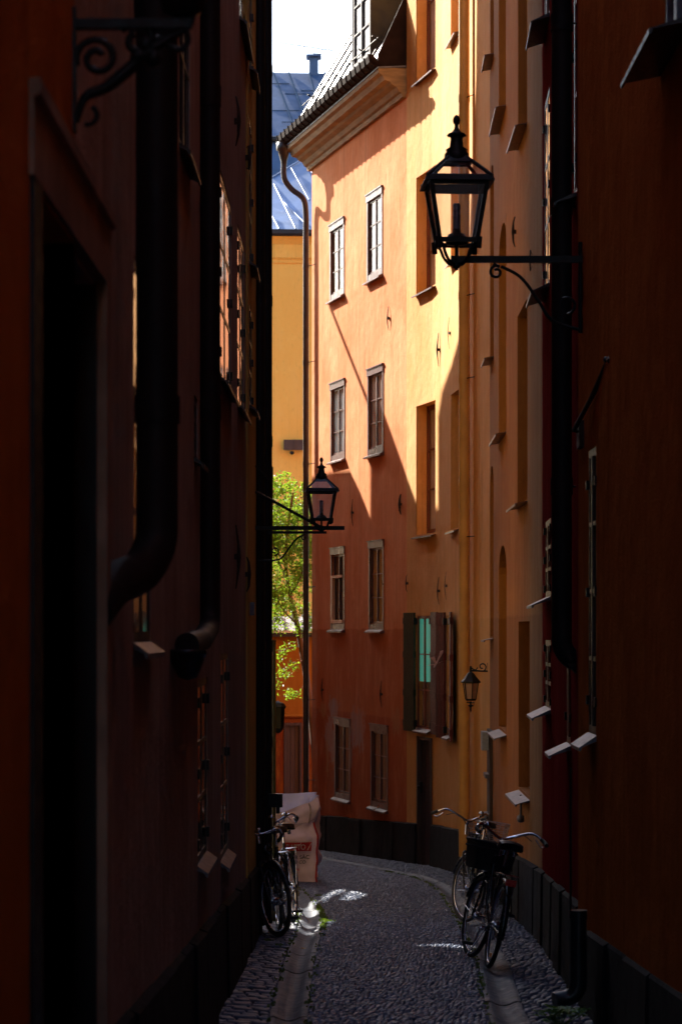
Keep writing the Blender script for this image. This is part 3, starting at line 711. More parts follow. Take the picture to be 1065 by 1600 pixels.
X = k(428) * 22.95; m = MB(); m.tube([(X, 22.95, zz(1000, 22.95)), (X, 22.95, gz(23) + .1)], .017, 8); m.tube([(X - .02, 22.95, zz(730, 23)), (X - .03, 22.95, zz(1000, 23)), (X, 22.95, zz(1010, 23))], .012, 8)
m.build('cable_pipe', PIPE_YD, a3)
m = MB(); m.box(k(420) * 22.7, k(441) * 22.7, 22.7, 22.78, zz(1262, 22.7), zz(1241, 22.7)); m.box(k(431) * 22.7, k(437) * 22.7, 22.7, 22.76, zz(1272, 22.7), zz(1262, 22.7)); m.build('meter_box', IRON, a3)

# ================================================================== STREET SURFACE
def stone_mat(name, c1, c2, rough=.5, moss=0):
    m, t, b = nt(name)
    g = N(t, 'ShaderNodeNewGeometry')
    c = mix(t, g.outputs['Random Per Island'], c1, c2)
    c = mix(t, maprange(t, noise(t, 9, 5, wpos(t)), .4, .7, 0, .5), c, tuple(x * .55 for x in c1))
    if moss: c = mix(t, maprange(t, noise(t, 2.2, 6, wpos(t), .7), .6, .7, 0, moss), c, (.035, .06, .012))
    t.links.new(c, b.inputs['Base Color'])
    t.links.new(maprange(t, noise(t, 14, 4, wpos(t)), .3, .7, rough - .12, rough + .18), b.inputs['Roughness'])
    b.inputs['Specular IOR Level'].default_value = .4
    bump(t, b, noise(t, 38, 5, wpos(t)), .5, .014)
    return m
COB = stone_mat('cobblestone', (.042, .062, .118), (.135, .185, .30), .42)
COB2 = stone_mat('pavement_stone', (.04, .055, .095), (.09, .115, .19), .5)
CHN = stone_mat('gutter_stone', (.030, .042, .07), (.05, .064, .10), .6, .45)
EARTH = plain('joint_sand', (.022, .021, .02), .9, 0, .4, 8, .5, .3)
m = MB(); ys = [-40, 0, 10, 20, 30, 40, 50, 62, 90, 400]
for a, b in zip(ys, ys[1:]): m.add([(-300, a, gz(a) - .055), (300, a, gz(a) - .055), (300, b, gz(b) - .055), (-300, b, gz(b) - .055)], [(0, 1, 2, 3)])
m.build('ground', EARTH, kind='structure')
LC = [(-.25, 5), (-.30, 12), (-.33, 14.8), (-.335, 19.6), (-.30, 23.5), (-.33, 25.6), (-.43, 27.7), (-.64, 30.5), (-1.1, 33.8), (-2.0, 37.0), (-3.4, 39.5)]
RC = [(.9, 5), (1.0, 12), (1.04, 14.8), (1.13, 17.3), (1.22, 19.6), (1.30, 24.3), (1.34, 29), (1.27, 32.2), (1.0, 34.6), (.35, 37.6), (-.35, 40.8), (-1.0, 43.6), (-1.6, 47)]
def resample(pts, n):
    q = spline([(p[0], p[1], 0) for p in pts], 12); S = [0]
    for a, b in zip(q, q[1:]): S.append(S[-1] + (b - a).length)
    out = []; j = 0
    for i in range(n + 1):
        d = S[-1] * i / n
        while j < len(S) - 2 and S[j + 1] < d: j += 1
        f = (d - S[j]) / max(1e-9, S[j + 1] - S[j]); out.append(q[j].lerp(q[j + 1], min(1, f)))
    return out
def curve_len(pts): return sum((Vector(a) - Vector(b)).length for a, b in zip(pts, pts[1:]))
def offset(pts, d):
    out = []
    for i, p in enumerate(pts):
        a = Vector(pts[max(0, i - 1)]); b = Vector(pts[min(len(pts) - 1, i + 1)]); t = (b - a).normalized(); out.append((p[0] + t.y * d, p[1] - t.x * d))
    return out
def paving(name, A, B, row, wid, mat, amp=.006, jit=.012, gap=.004, rg=.07):
    nrow = int(max(curve_len(A), curve_len(B)) / row)
    a, b = resample(A, nrow), resample(B, nrow); m = MB()
    for i in range(nrow):
        L = ((b[i] - a[i]).length + (b[i + 1] - a[i + 1]).length) / 2
        n = max(1, round(L / wid + rnd.uniform(-.4, .4)))
        ph = rnd.random() * .9; cuts = [0] + [c_ for c_ in sorted([(j + ph + rnd.uniform(-.2, .2)) / n for j in range(0, n)]) if .3 / n < c_ < 1 - .3 / n] + [1]
        for c, d in zip(cuts, cuts[1:]):
            P = []
            for (u, w) in ((c, 0), (d, 0), (d, 1), (c, 1)):
                P.append(a[i + w].lerp(b[i + w], u) + Vector((rnd.uniform(-jit, jit), rnd.uniform(-jit, jit), 0)) * .5)
            for a0_, b0_ in ((0, 3), (1, 2)):
                dv = P[b0_] - P[a0_]; P[a0_] = P[a0_] + dv * rg; P[b0_] = P[b0_] - dv * rg
            ct = sum(P, Vector((0, 0, 0))) / 4; h = rnd.uniform(-amp, amp); tx, ty = rnd.uniform(-.025, .025), rnd.uniform(-.04, .04)
            vs = []
            for sh, dz in ((gap, -.06), (gap, -.013), (gap + .014, h * .5)):
                for p in P:
                    dd = (ct - p); e = p + dd * min(.45, sh / max(.01, dd.length))
                    vs.append((e.x, e.y, gz(e.y) + dz + (h if dz > -.02 else 0) + ((e.x - ct.x) * tx + (e.y - ct.y) * ty)))
            vs.append((ct.x, ct.y, gz(ct.y) + h * 1.2 + .001))
            m.add(vs, [(0, 1, 5, 4), (1, 2, 6, 5), (2, 3, 7, 6), (3, 0, 4, 7), (4, 5, 9, 8), (5, 6, 10, 9), (6, 7, 11, 10), (7, 4, 8, 11), (8, 9, 12), (9, 10, 12), (10, 11, 12), (11, 8, 12)], True)
    return m.build(name, mat, kind='structure')
HW = .122
paving('road_cobbles', offset(LC, HW), offset(RC, -HW), .097, .084, COB, .003, .02)
lw = [(-.84, 5), (-.83, 12), (-.82, 20), (-.81, 23.2), (-.9, 25.5), (-1.1, 27.7), (-1.5, 30.5), (-2.1, 34), (-3, 37.5), (-4.4, 40)]
paving('left_pavement', lw, offset(LC, -HW), .155, .13, COB2, .004)
rw_ = [(1.61, 5), (1.61, 16.2), (1.79, 21.6), (1.85, 26), (1.90, 31.2), (1.83, 33.2), (1.52, 36.8), (1.05, 38.9), (-.45, 44.8), (-1.0, 47), (-1.5, 49)]
paving('right_pavement', offset(RC, HW), rw_, .155, .13, COB2, .004)
def channel(name, pts):
    n = int(curve_len(pts) / .85); q = resample(pts, n * 5); m = MB(); pr = [(-.143, .0), (-.12, .003), (-.09, -.002), (-.055, -.016), (-.018, -.024), (.02, -.024), (.055, -.016), (.088, -.002), (.12, .003), (.143, .0)]
    for i in range(n):
        dz = rnd.uniform(-.005, .005); rows = []
        for j in range(6):
            ii = min(i * 5 + j, len(q) - 1); p = q[ii]; t = (q[min(ii + 1, len(q) - 1)] - q[max(ii - 1, 0)]).normalized()
            if j == 0: p = p + t * .004
            if j == 5: p = p - t * .004
            lift = -.006 if j in (0, 5) else 0
            rows.append([(p.x + t.y * u * .84, p.y - t.x * u * .84, gz(p.y) + v + dz + lift) for u, v in pr])
        vs = [v for r_ in rows for v in r_]; c = len(pr)
        m.add(vs, [(a * c + b, a * c + b + 1, (a + 1) * c + b + 1, (a + 1) * c + b) for a in range(5) for b in range(c - 1)], True)
    m.build(name, CHN, kind='structure')
channel('left_gutter_channel', LC); channel('right_gutter_channel', RC)
# moss and weeds in the joints
def leafmat(name, c, c2, tl=.4):
    m, t, b = nt(name); g = N(t, 'ShaderNodeNewGeometry')
    cc = mix(t, g.outputs['Random Per Island'], c, c2); t.links.new(cc, b.inputs['Base Color']); b.inputs['Roughness'].default_value = .5
    tr = N(t, 'ShaderNodeBsdfTranslucent'); t.links.new(mix(t, .7, cc, (.26, .42, .02)), tr.inputs[0]); mx = N(t, 'ShaderNodeMixShader'); mx.inputs[0].default_value = tl
    out = t.nodes['Material Output']; t.links.new(b.outputs[0], mx.inputs[1]); t.links.new(tr.outputs[0], mx.inputs[2]); t.links.new(mx.outputs[0], out.inputs[0]); return m
MOSS = leafmat('moss', (.03, .055, .012), (.06, .10, .02), .2)
def tuft(m, x, y, r, n, h):
    for _ in range(n):
        a = rnd.uniform(0, 6.28); d = r * rnd.random() ** .5; px, py = x + d * math.cos(a), y + d * math.sin(a); w = rnd.uniform(.004, .010); hh = h * rnd.uniform(.4, 1); b = rnd.uniform(0, 6.28)
        lx, ly = hh * .5 * math.cos(b), hh * .5 * math.sin(b); z = gz(py)
        m.add([(px - w, py, z - .01), (px + w, py, z - .01), (px + w + lx, py + ly, z + hh), (px - w + lx, py + ly, z + hh * .9)], [(0, 1, 2, 3)])
m = MB(); q = resample(offset(LC, HW + .005), 300)
for p in q:
    if 13 < p.y < 34:
        dens = 5 if 23 < p.y < 27 else (2 if rnd.random() < .4 else 0)
        if dens: tuft(m, p.x, p.y, .035, dens, .025)
for p in resample(offset(RC, -HW), 300):
    if 13 < p.y < 36 and rnd.random() < .5: tuft(m, p.x, p.y, .03, 4, .02)
for p in resample(offset(LC, -HW), 200):
    if 13 < p.y < 34 and rnd.random() < .45: tuft(m, p.x, p.y, .03, 4, .02)
for (x, y) in ((462, 1438), (463, 1432), (515, 1440), (505, 1438), (498, 1400), (420, 1470), (435, 1478)):
    X, Y = ground_pt(x, y); tuft(m, X, Y, .05, 12, .02)
m.build('moss', MOSS, kind='stuff')
WEED = leafmat('weed_leaf', (.05, .15, .03), (.09, .24, .05), .3)
LEAF = leafmat('tree_leaf', (.06, .13, .012), (.16, .25, .03), .55)
def leafq(m, c, L, w, d, up):
    c, d, up = Vector(c), Vector(d).normalized(), Vector(up)
    s_ = d.cross(up); s_ = s_.normalized() if s_.length > 1e-4 else Vector((1, 0, 0)); nrm = s_.cross(d) * L * .12
    m.add([c, c + d * L * .45 + s_ * w * .5 + nrm, c + d * L, c + d * L * .45 - s_ * w * .5 + nrm], [(0, 1, 2, 3)])
wx, wy = k(872) * 14.7, 14.7
wd = thing('weed', 'low green weed growing at the foot of the right hand wall', 'plant', (wx, wy, gz(wy)))
m = MB(); st = MB()
for _ in range(16):
    a = rnd.uniform(0, 6.28); r_ = rnd.uniform(.03, .17); h = rnd.uniform(.05, .12); tip = Vector((wx + r_ * math.cos(a), wy + r_ * math.sin(a), gz(wy) + h))
    st.tube([(wx + .02 * math.cos(a), wy + .02 * math.sin(a), gz(wy) - .01), tip], .003, 4)
    for j in range(6):
        b = rnd.uniform(0, 6.28); leafq(m, tip + Vector((rnd.uniform(-.02, .02), rnd.uniform(-.02, .02), rnd.uniform(-.03, .01))), .06, .04, (math.cos(b), math.sin(b), .3), (0, 0, 1))
m.build('leaves', WEED, wd); st.build('stems', WEED, wd)
m = MB(); X, Y = ground_pt(472, 1479)  # small yellow piece standing in for a sun patch on the channel
m.add([(X - .04, Y, gz(Y) - .03), (X - .01, Y + .05, gz(Y) - .022), (X + .04, Y + .02, gz(Y) - .02), (X + .03, Y - .04, gz(Y) - .03), (X, Y, gz(Y) - .012), (X, Y, gz(Y) - .04)], [(0, 1, 4), (1, 2, 4), (2, 3, 4), (3, 0, 4), (1, 0, 5), (2, 1, 5), (3, 2, 5), (0, 3, 5)])
m.build('sun_fleck', plain('sun_yellow', (.45, .28, .03), .6, 0, .3, 30, .1), label='yellow leaf lying in the left gutter channel', cat='fleck')

# ================================================================== UNSEEN SLAB added and shaped to throw the big shadows and sun patches
def back(p, X0=-3.5):
    p = Vector(p); t = (X0 - p.x) / SH.x; return (p.y + SH.y * t, p.z + math.tan(SUN_EL) * t)
edge = [(487, 745), (520, 737), (546, 735), (562, 768), (578, 808), (579, 640), (583, 632), (592, 628), (600, 646), (651, 788)]
edge4 = [(651, 788), (684, 792), (684, 650), (690, 610), (703, 575), (716, 530), (727, 465), (733, 380), (738, 250), (743.5, 120), (744.5, 0), (744.9, -150)]
sil = [back(R5.pt(*e_)) for e_ in edge[:-1]] + [back(R4.pt(*e_)) for e_ in edge4]
sil = [(a, b) for a, b in sil]
outer = [(sil[0][0] + .25, sil[0][1]), ] + sil
outer = [(51.2, -3.3), (51.2, 5.2), (sil[0][0] + .3, 5.6), (sil[0][0] + .3, sil[0][1])] + sil + [(sil[-1][0] - .1, 22), (24.6, 22), (24.6, -2)]
holes = []  # slab openings back-projected from the sun patches on the paving
def hole(pxs):
    h = []
    for (x, y) in pxs:
        X, Y = ground_pt(x, y); h.append(back((X, Y, gz(Y))))
    holes.append(h)
hole([(497, 1412), (503, 1402), (520, 1392), (541, 1388), (539, 1394), (520, 1401), (508, 1410)])
hole([(532, 1407), (540, 1397), (549, 1392), (562, 1394), (575, 1398), (560, 1405), (545, 1407)])
hole([(457, 1432), (459, 1424), (474, 1418), (486, 1409), (504, 1404), (503, 1410), (490, 1420), (503, 1424), (500, 1428), (478, 1431)])
hole([(452, 1450), (455, 1437), (470, 1436), (494, 1448), (505, 1438), (526, 1439), (518, 1445), (503, 1452), (490, 1462), (476, 1463), (466, 1453)])
hole([(645, 1478.5), (700, 1474.5), (744, 1479.5), (742, 1482.5), (700, 1479)])
def slab(name, outer, holes, X0, th, mat, parent):
    loops = [outer] + holes; flat = [p for l in loops for p in l]; tris = geometry.tessellate_polygon([[Vector((a, b, 0)) for a, b in l] for l in loops])
    m = MB(); m.add([(X0, a, b) for a, b in flat], list(tris)); m.add([(X0 - th, a, b) for a, b in flat], list(tris))
    for l in loops:
        for i in range(len(l)):
            a, b = l[i], l[(i + 1) % len(l)]; m.add([(X0, a[0], a[1]), (X0, b[0], b[1]), (X0 - th, b[0], b[1]), (X0 - th, a[0], a[1])], [(0, 1, 2, 3)])
    return m.build(name, mat, parent)
hb = thing('shadow_slab', 'thin unseen slab behind the left corner, added to shape the shadows and sun patches', 'house', (-3.5, 36, gz(36)))
slab('wall', outer, holes, -3.5, .02, stucco('umber_slab_stucco', (.22, .10, .045), (.26, .13, .06), blotch=.6, streak=.3, pale=(.28, .16, .09)), hb)
a_, b_ = back(R5.pt(512, 470)), back(R5.pt(583, 650))
m = MB(); m.tube([(-3.55, a_[0], a_[1]), (-3.55, b_[0], b_[1])], .05, 8); m.build('shadow_pole', IRON, hb)  # unseen pole set to cast the diagonal shadow on the orange wall

# ================================================================== BACKGROUND
FARY = stucco('far_yellow_stucco', (.92, .50, .10), (.92, .54, .12), (.88, .46, .09), blotch=.5, streak=.2, bm=.1, pale=(.92, .58, .2))
WF = Facade([(4.5, 60.4), (-4.2, 60.0)], 1)
fb = thing('far_yellow_house', 'pale yellow house with pale blue roof in the gap at the lane end', 'house', (0, 60, gz(60)))
wall(fb, WF, 11.3, [], FARY, depth=8)
m = MB(); z = 11.3
m.fprism(WF, -.1, WF.L + .1, [(-.02, z - .55), (.03, z - .55), (.05, z - .48), (.10, z - .42), (.12, z - .1), (.2, z), (.28, z + .08), (-.02, z + .08)]); m.build('cornice', FARY, fb)
m = MB(); m.fprism(WF, -.15, WF.L + .15, [(-.02, z + .085), (.32, z + .085), (.36, z + .14), (.36, z + .24), (-.02, z + .30)]); m.build('gutter', ROOF_D, fb)
def q3(x, y, Y): return (k(x) * Y, Y, zz(y, Y))
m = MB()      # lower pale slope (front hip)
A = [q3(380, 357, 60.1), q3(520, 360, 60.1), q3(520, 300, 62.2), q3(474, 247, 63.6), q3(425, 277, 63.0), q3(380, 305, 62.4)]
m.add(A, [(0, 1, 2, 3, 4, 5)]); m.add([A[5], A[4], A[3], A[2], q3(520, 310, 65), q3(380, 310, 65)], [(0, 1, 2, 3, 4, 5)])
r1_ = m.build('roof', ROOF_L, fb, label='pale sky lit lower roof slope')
m = MB()
for (x0, y0, x1, y1, Y0, Y1) in ((425, 281, 462, 357, 63.0, 60.12), (455, 262, 483, 312, 63.2, 61.6), (424, 335, 436, 357, 61.0, 60.12), (474, 247, 500, 290, 63.6, 62.3), (425, 277, 474, 247, 63.0, 63.6), (440, 312, 480, 352, 62, 60.3)):
    a, b = Vector(q3(x0, y0, Y0 - .06)), Vector(q3(x1, y1, Y1 - .06)); m.tube([a, b], .022, 6)
m.build('standing_seams', ROOF_L, r1_)
m = MB(); m.add([q3(330, 330, 66), q3(560, 330, 66), q3(560, 222, 67.6), q3(330, 215, 67.6)], [(0, 1, 2, 3)])
m.add([q3(330, 215, 67.6), q3(560, 222, 67.6), q3(560, 115, 72), q3(330, 111, 72)], [(0, 1, 2, 3)])
m.add([q3(330, 111, 72), q3(560, 115, 72), q3(560, 330, 80), q3(330, 330, 80)], [(0, 1, 2, 3)])
m.add([q3(330, 330, 66), q3(330, 215, 67.6), q3(330, 111, 72), q3(330, 330, 80)], [(0, 1, 2, 3)])
bb = thing('blue_roofed_house', 'back house whose slate blue sheet metal roof rises above the yellow house', 'house', (0, 70, gz(60)))
rf = m.build('roof', ROOF_S, bb)
m = MB()
for x0, x1 in ((330, 355), (375, 400), (425, 467), (449, 489), (481, 511), (505, 530)):
    a, b = Vector(q3(x0 + 2, 112.5, 71.93)), Vector(q3(x1, 216, 67.5)); m.tube([a, b], .022, 6)
for yy, xa, xb in ((130, 425, 452), (146, 445, 500), (172, 425, 470), (141, 470, 520), (190, 440, 500)):
    f = (216 - yy) / 104; Y = 67.6 + 4.4 * f - .05; m.tube([q3(xa, yy, Y), q3(xb, yy, Y)], .012, 4)
m.build('standing_seams', plain('dull_seam_paint', (.04, .065, .11), .9, 0, .1, 4, 0, .0), rf)
m = MB(); m.tube([q3(330, 214, 67.45), q3(560, 221, 67.45)], .09, 8); m.build('eaves_moulding', ROOF_D, rf)
m = MB(); m.add([q3(330, 330, 66.5), q3(560, 330, 66.5), q3(560, 1290, 66.5), q3(330, 1290, 66.5)], [(0, 1, 2, 3)]); m.box(k(330) * 66.5, k(560) * 66.5, 66.6, 74, -3, 10); m.build('wall', FARY, bb)
m = MB(); Yc = 72; x0, x1 = k(483) * Yc, k(497) * Yc
m.box(x0, x1, Yc - .15, Yc + .2, zz(125, Yc), zz(90, Yc)); m.box(x0 - .09, x1 + .09, Yc - .25, Yc + .3, zz(90, Yc), zz(87, Yc)); m.build('chimney', ROOF_S, rf)
an = thing('tv_antenna', 'thin aerial with a row of short elements above the blue roof chimney', 'antenna', q3(491, 85, 72))
m = MB(); m.tube([q3(491, 88, 72), q3(491, 82.5, 72)], .02, 6); m.tube([q3(474, 71, 72), q3(475, 79, 72), q3(490, 83, 72), q3(502, 83.5, 72), q3(503, 76, 72)], .012, 5); m.tube([q3(438, 66, 72), q3(520, 78.5, 72)], .012, 5); m.build('boom', IRON, an)
m = MB()
for i in range(15):
    f = i / 14; x = 438 + 80 * f; y = 66 + 12.2 * f; p = Vector(q3(x, y, 72)); h = .07 if i < 13 else .1; m.tube([p - Vector((.03, .25, h)), p + Vector((.03, .25, h))], .013, 5)
m.build('elements', IRON, an)
# little dark shuttered vent on far wall
m = MB(); m.box(k(443) * 59.9, k(478) * 59.9, 59.85, 59.99, zz(703, 59.9), zz(687, 59.9)); m.box(k(459.5) * 59.8, k(461) * 59.8, 59.8, 59.85, zz(703, 59.9), zz(687, 59.9)); m.build('shuttered_hatch', FDARK, fb)
m = MB(); m.lathe([(0, .04), (.05, .02), (.06, -.02), (0, -.06)], q3(456, 707, 59.9), 8); m.build('hatch_hook', IRON, fb)
# low annex with a tiled lean-to roof
ANX = stucco('annex_orange_stucco', (.24, .098, .012), (.28, .12, .016), (.19, .068, .008), band=[(-.27, (.11, .018, .007), .9)], blotch=.8, streak=.3, pale=(.5, .22, .04))
WA = Facade([(1.5, 52.6), (-3.4, 51.8)], 1)
ab = thing('annex_wall', 'low orange annex with a pale tile topped roof edge and a dark door, behind the tree', 'annex', (-.8, 52, gz(52)))
rdoor = WA.rect(447, 468, 1134, 1262)
wall(ab, WA, 1.55, [rdoor + (.12, 0)], ANX, depth=2.2)
m = MB()
for i in range(3): m.fbox(WA, rdoor[0] + (rdoor[1] - rdoor[0]) * i / 3 + .004, rdoor[0] + (rdoor[1] - rdoor[0]) * (i + 1) / 3 - .004, -.09, -.04, rdoor[2], rdoor[3])
dr = m.build('door', DOORM, ab, label='narrow brown plank door in the annex')
m = MB(); m.fbox(WA, rdoor[0] - .05, rdoor[0], 0, .03, rdoor[2], rdoor[3]); m.fbox(WA, rdoor[1], rdoor[1] + .05, 0, .03, rdoor[2], rdoor[3]); m.fbox(WA, rdoor[0] - .05, rdoor[1] + .05, 0, .035, rdoor[3], rdoor[3] + .06); m.build('door_frame', DOORM, dr)
m = MB(); m.fprism(WA, 0, WA.L, [(0, -.30), (.03, -.30), (.05, -.26), (0, -.22)]); m.build('string_course', ANX, ab)
TILE = plain('pale_roof_tile', (.42, .40, .40), .45, 0, .3, 4, .2)
m = MB()
for j in range(2):
    n0 = .22 - j * .42; z0_ = 1.56 + j * .15; m.fprism(WA, 0, WA.L, [(n0, z0_), (n0, z0_ + .035), (n0 - .46, z0_ + .19), (n0 - .46, z0_ + .15)])
rf = m.build('roof', TILE, ab)
m = MB()
q = .1
while q < WA.L:
    m.fprism(WA, q, q + .035, [(.22, 1.60), (.22, 1.63), (-.66, 1.95), (-.66, 1.90)]); q += .24
m.build('roof_ribs', ROOF_D, rf)
m = MB(); m.fprism(WA, 0, WA.L, [(.18, 1.46), (.26, 1.46), (.28, 1.55), (.18, 1.55)]); m.build('gutter', ROOF_D, ab)

# tree
tr = thing('small_tree', 'small leafy tree with bright yellow green foliage and a bent trunk, in the sunny gap', 'tree', (-.42, 48.6, gz(48.6)))
BARK = plain('bark', (.10, .055, .03), .85, 0, .4, 12, .5, .3, (1, 1, .3))
T = lambda x, y, Y=48.6: Vector(q3(x, y, Y))
m = MB()
trunk = spline([T(500, 1310), T(494, 1200), T(484, 1100), T(474, 1030), T(464, 975), T(453, 930), T(446, 880), T(450, 820), T(458, 770)], 5)
m.tube(trunk, [.085 - .065 * i / (len(trunk) - 1) for i in range(len(trunk))], 8); m.build('trunk', BARK, tr)
m = MB(); limbs = []
def limb(pts, r):
    m = MB(); s_ = spline(pts, 5); m.tube(s_, [r * (1 - .75 * i / (len(s_) - 1)) for i in range(len(s_))], 6); limbs.append(s_); m.build('branch', BARK, tr)
limb([T(453, 930), T(470, 900, 48.3), T(480, 850, 48.2), T(478, 790, 48.4)], .03)
limb([T(449, 905), T(432, 870, 48.9), T(424, 820, 49), T(430, 760, 49)], .03)
limb([T(446, 880), T(462, 840, 49), T(466, 780, 49.2)], .025)
limb([T(464, 975), T(440, 950, 48), T(428, 915, 47.8)], .022)
limb([T(474, 1030), T(462, 1040, 48.3), T(445, 1050, 48.2), T(430, 1072, 48)], .012)
limb([T(480, 1060), T(465, 1085, 48.4), T(450, 1083, 48.4)], .01)
limb([T(470, 1010), T(452, 1012, 48.8), T(438, 1022, 49)], .01)
limb([T(446, 880), T(425, 850, 48.4), T(405, 800, 48.4)], .025)
m = MB()
def leafcluster(c, r, n, L=.075):
    for _ in range(n):
        d = Vector((rnd.gauss(0, 1), rnd.gauss(0, 1), rnd.gauss(0, 1))); p = Vector(c) + d.normalized() * r * rnd.random() ** .45
        leafq(m, p, L * rnd.uniform(.7, 1.3), L * .6 * rnd.uniform(.7, 1.2), (rnd.gauss(0, 1), rnd.gauss(0, 1), rnd.gauss(-.3, .7)), (rnd.gauss(0, .6), rnd.gauss(0, .6), 1))
for l in limbs[:4] + limbs[7:]:
    for p in l[5:]:
        for _ in range(11): leafcluster(p + Vector((rnd.gauss(0, .20), rnd.gauss(0, .30), rnd.gauss(.02, .20))), rnd.uniform(.07, .15), 16)
for i in range(230):
    x, y = rnd.uniform(402, 496), rnd.uniform(752, 985)
    if y < 800 and rnd.random() < .45: continue
    leafcluster(T(x, y, 48.6 + rnd.uniform(-.8, .8)), rnd.uniform(.08, .17), rnd.randint(12, 34))
for l in limbs[4:7]:
    for p in l[6:]: leafcluster(p + Vector((rnd.gauss(0, .05), 0, rnd.gauss(0, .05))), .14, 18, .07)
m.build('crown', LEAF, tr)

# ================================================================== LANTERNS
def lantern(root, c, S, yaw, fm=IRON, bulb=True):
    """square street lantern; c = bottom centre of the cradle, S = total height in metres (unit drawing height 235)"""
    u = S / 235.0; M = Matrix.Translation(Vector(c)) @ Matrix.Rotation(yaw, 4, 'Z') @ Matrix.Scale(u, 4)
    zb, zt, wb, wt = 36, 122, 29, 43
    m = MB()
    def rod(p, q, w): m.tube([p, q], w, 4, smooth=False)
    for sx in (-1, 1):
        for sy in (-1, 1):
            m.hexa([(sx * wb - 3.4, sy * wb - 3.4, zb), (sx * wb + 3.4, sy * wb - 3.4, zb), (sx * wb + 3.4, sy * wb + 3.4, zb), (sx * wb - 3.4, sy * wb + 3.4, zb), (sx * wt - 3.4, sy * wt - 3.4, zt), (sx * wt + 3.4, sy * wt - 3.4, zt), (sx * wt + 3.4, sy * wt + 3.4, zt), (sx * wt - 3.4, sy * wt + 3.4, zt)])
    for z0, z1, w in ((zb - 4, zb + 3, wb + 4), (zt - 3, zt + 11, wt + 2)):
        m.box(-w, w, -w, -w + 7, z0, z1); m.box(-w, w, w - 7, w, z0, z1); m.box(-w, -w + 7, -w + 7, w - 7, z0, z1); m.box(w - 7, w, -w + 7, w - 7, z0, z1)
    m.xf(M).build('frame', fm, root)
    m = MB()
    for a in range(4):
        Rz = Matrix.Rotation(a * math.pi / 2, 4, 'Z'); g = [Rz @ Vector(v) for v in ((-wb, -wb - 1, zb), (wb, -wb - 1, zb), (wt, -wt - 1, zt), (-wt, -wt - 1, zt))]; m.add(g, [(0, 1, 2, 3)])
    m.xf(M).build('glass', LGLASS, root)
    m = MB()      # roof rim, hip bars
    w = 54; m.hexa([(-w, -w, zt + 2), (w, -w, zt + 2), (w, w, zt + 2), (-w, w, zt + 2), (-w + 3, -w + 3, zt + 10), (w - 3, -w + 3, zt + 10), (w - 3, w - 3, zt + 10), (-w + 3, w - 3, zt + 10)])
    m.v = m.v[:8]; m.f = [(0, 1, 5, 4), (1, 2, 6, 5), (2, 3, 7, 6), (3, 0, 4, 7)]; m.sm = [False] * 4
    iw = 47
    for (A, B, z) in ((w, iw, zt + 2), (w - 3, iw, zt + 10)):
        b_ = len(m.v); m.add([(-A, -A, z), (A, -A, z), (A, A, z), (-A, A, z), (-B, -B, z), (B, -B, z), (B, B, z), (-B, B, z)], [(0, 1, 5, 4), (1, 2, 6, 5), (2, 3, 7, 6), (3, 0, 4, 7)])
    for sx in (-1, 1):
        for sy in (-1, 1): m.tube([(sx * 50, sy * 50, zt + 9), (sx * 14, sy * 14, 166)], 3.2, 6)
    m.add([(-51, -51, zt + 8), (51, -51, zt + 8), (51, 51, zt + 8), (-51, 51, zt + 8), (-48, -48, zt + 12), (48, -48, zt + 12), (48, 48, zt + 12), (-48, 48, zt + 12)], [(0, 1, 5, 4), (1, 2, 6, 5), (2, 3, 7, 6), (3, 0, 4, 7)])
    m.add([(-24, -24, 158), (24, -24, 158), (24, 24, 158), (-24, 24, 158), (-13, -13, 170), (13, -13, 170), (13, 13, 170), (-13, 13, 170)], [(0, 1, 5, 4), (1, 2, 6, 5), (2, 3, 7, 6), (3, 0, 4, 7)])
    m.xf(M).build('roof', fm, root)
    m = MB()
    for a in range(4):
        Rz = Matrix.Rotation(a * math.pi / 2, 4, 'Z'); m.add([Rz @ Vector(v) for v in ((-46, -47, zt + 12), (46, -47, zt + 12), (20, -21, 162), (-20, -21, 162))], [(0, 1, 2, 3)])
    m.xf(M).build('roof_glass', LGLASS, root)
    m = MB(); m.lathe([(0, 160), (20, 160), (19, 170), (19, 173), (16, 176), (17, 180), (11, 184), (9.5, 196), (10, 200), (14, 201), (13, 205), (8, 207), (4, 212), (3, 218), (5.5, 222), (6, 227), (4, 232), (0, 235)], sides=16)
    for i in range(12):
        a = i * math.pi / 6; m.lathe([(0, -2.2), (2.2, 0), (0, 2.2)], (13.5 * math.cos(a), 13.5 * math.sin(a), 202), 6)
    m.xf(M).build('chimney_cap', fm, root)
    m = MB()     # cradle
    for a in range(4):
        q = R(45) + a * math.pi / 2; ux, uy = math.cos(q), math.sin(q)
        m.tube(spline([(0, 0, 2), (ux * 14, uy * 14, 3), (ux * 26, uy * 26, 14), (ux * 33, uy * 33, 28), (ux * 40, uy * 40, 32)], 5), 2.6, 6)
        m.tube([(ux * 44, uy * 44, 22), (ux * 46, uy * 46, 40)], 4.2, 6)
    m.tube([(0, 0, -8), (0, 0, 32)], 3, 8); m.lathe([(0, -6), (6, -4), (6, 2), (4, 5), (6, 9), (3, 13), (0, 13)], sides=10)
    m.xf(M).build('cradle', fm, root)
    if bulb:
        m = MB(); m.lathe([(0, 30), (17, 32), (18, 43), (15, 44), (13, 48), (7, 50), (6, 56), (0, 56)], sides=14); m.xf(M).build('burner', fm, root)
        m = MB(); m.lathe([(6, 56), (6, 94), (5, 96), (0, 97)], sides=14); m.xf(M).build('lamp_tube', plain('lamp_tube', (.13, .13, .17), .25, .2, .1, 5, 0), root)
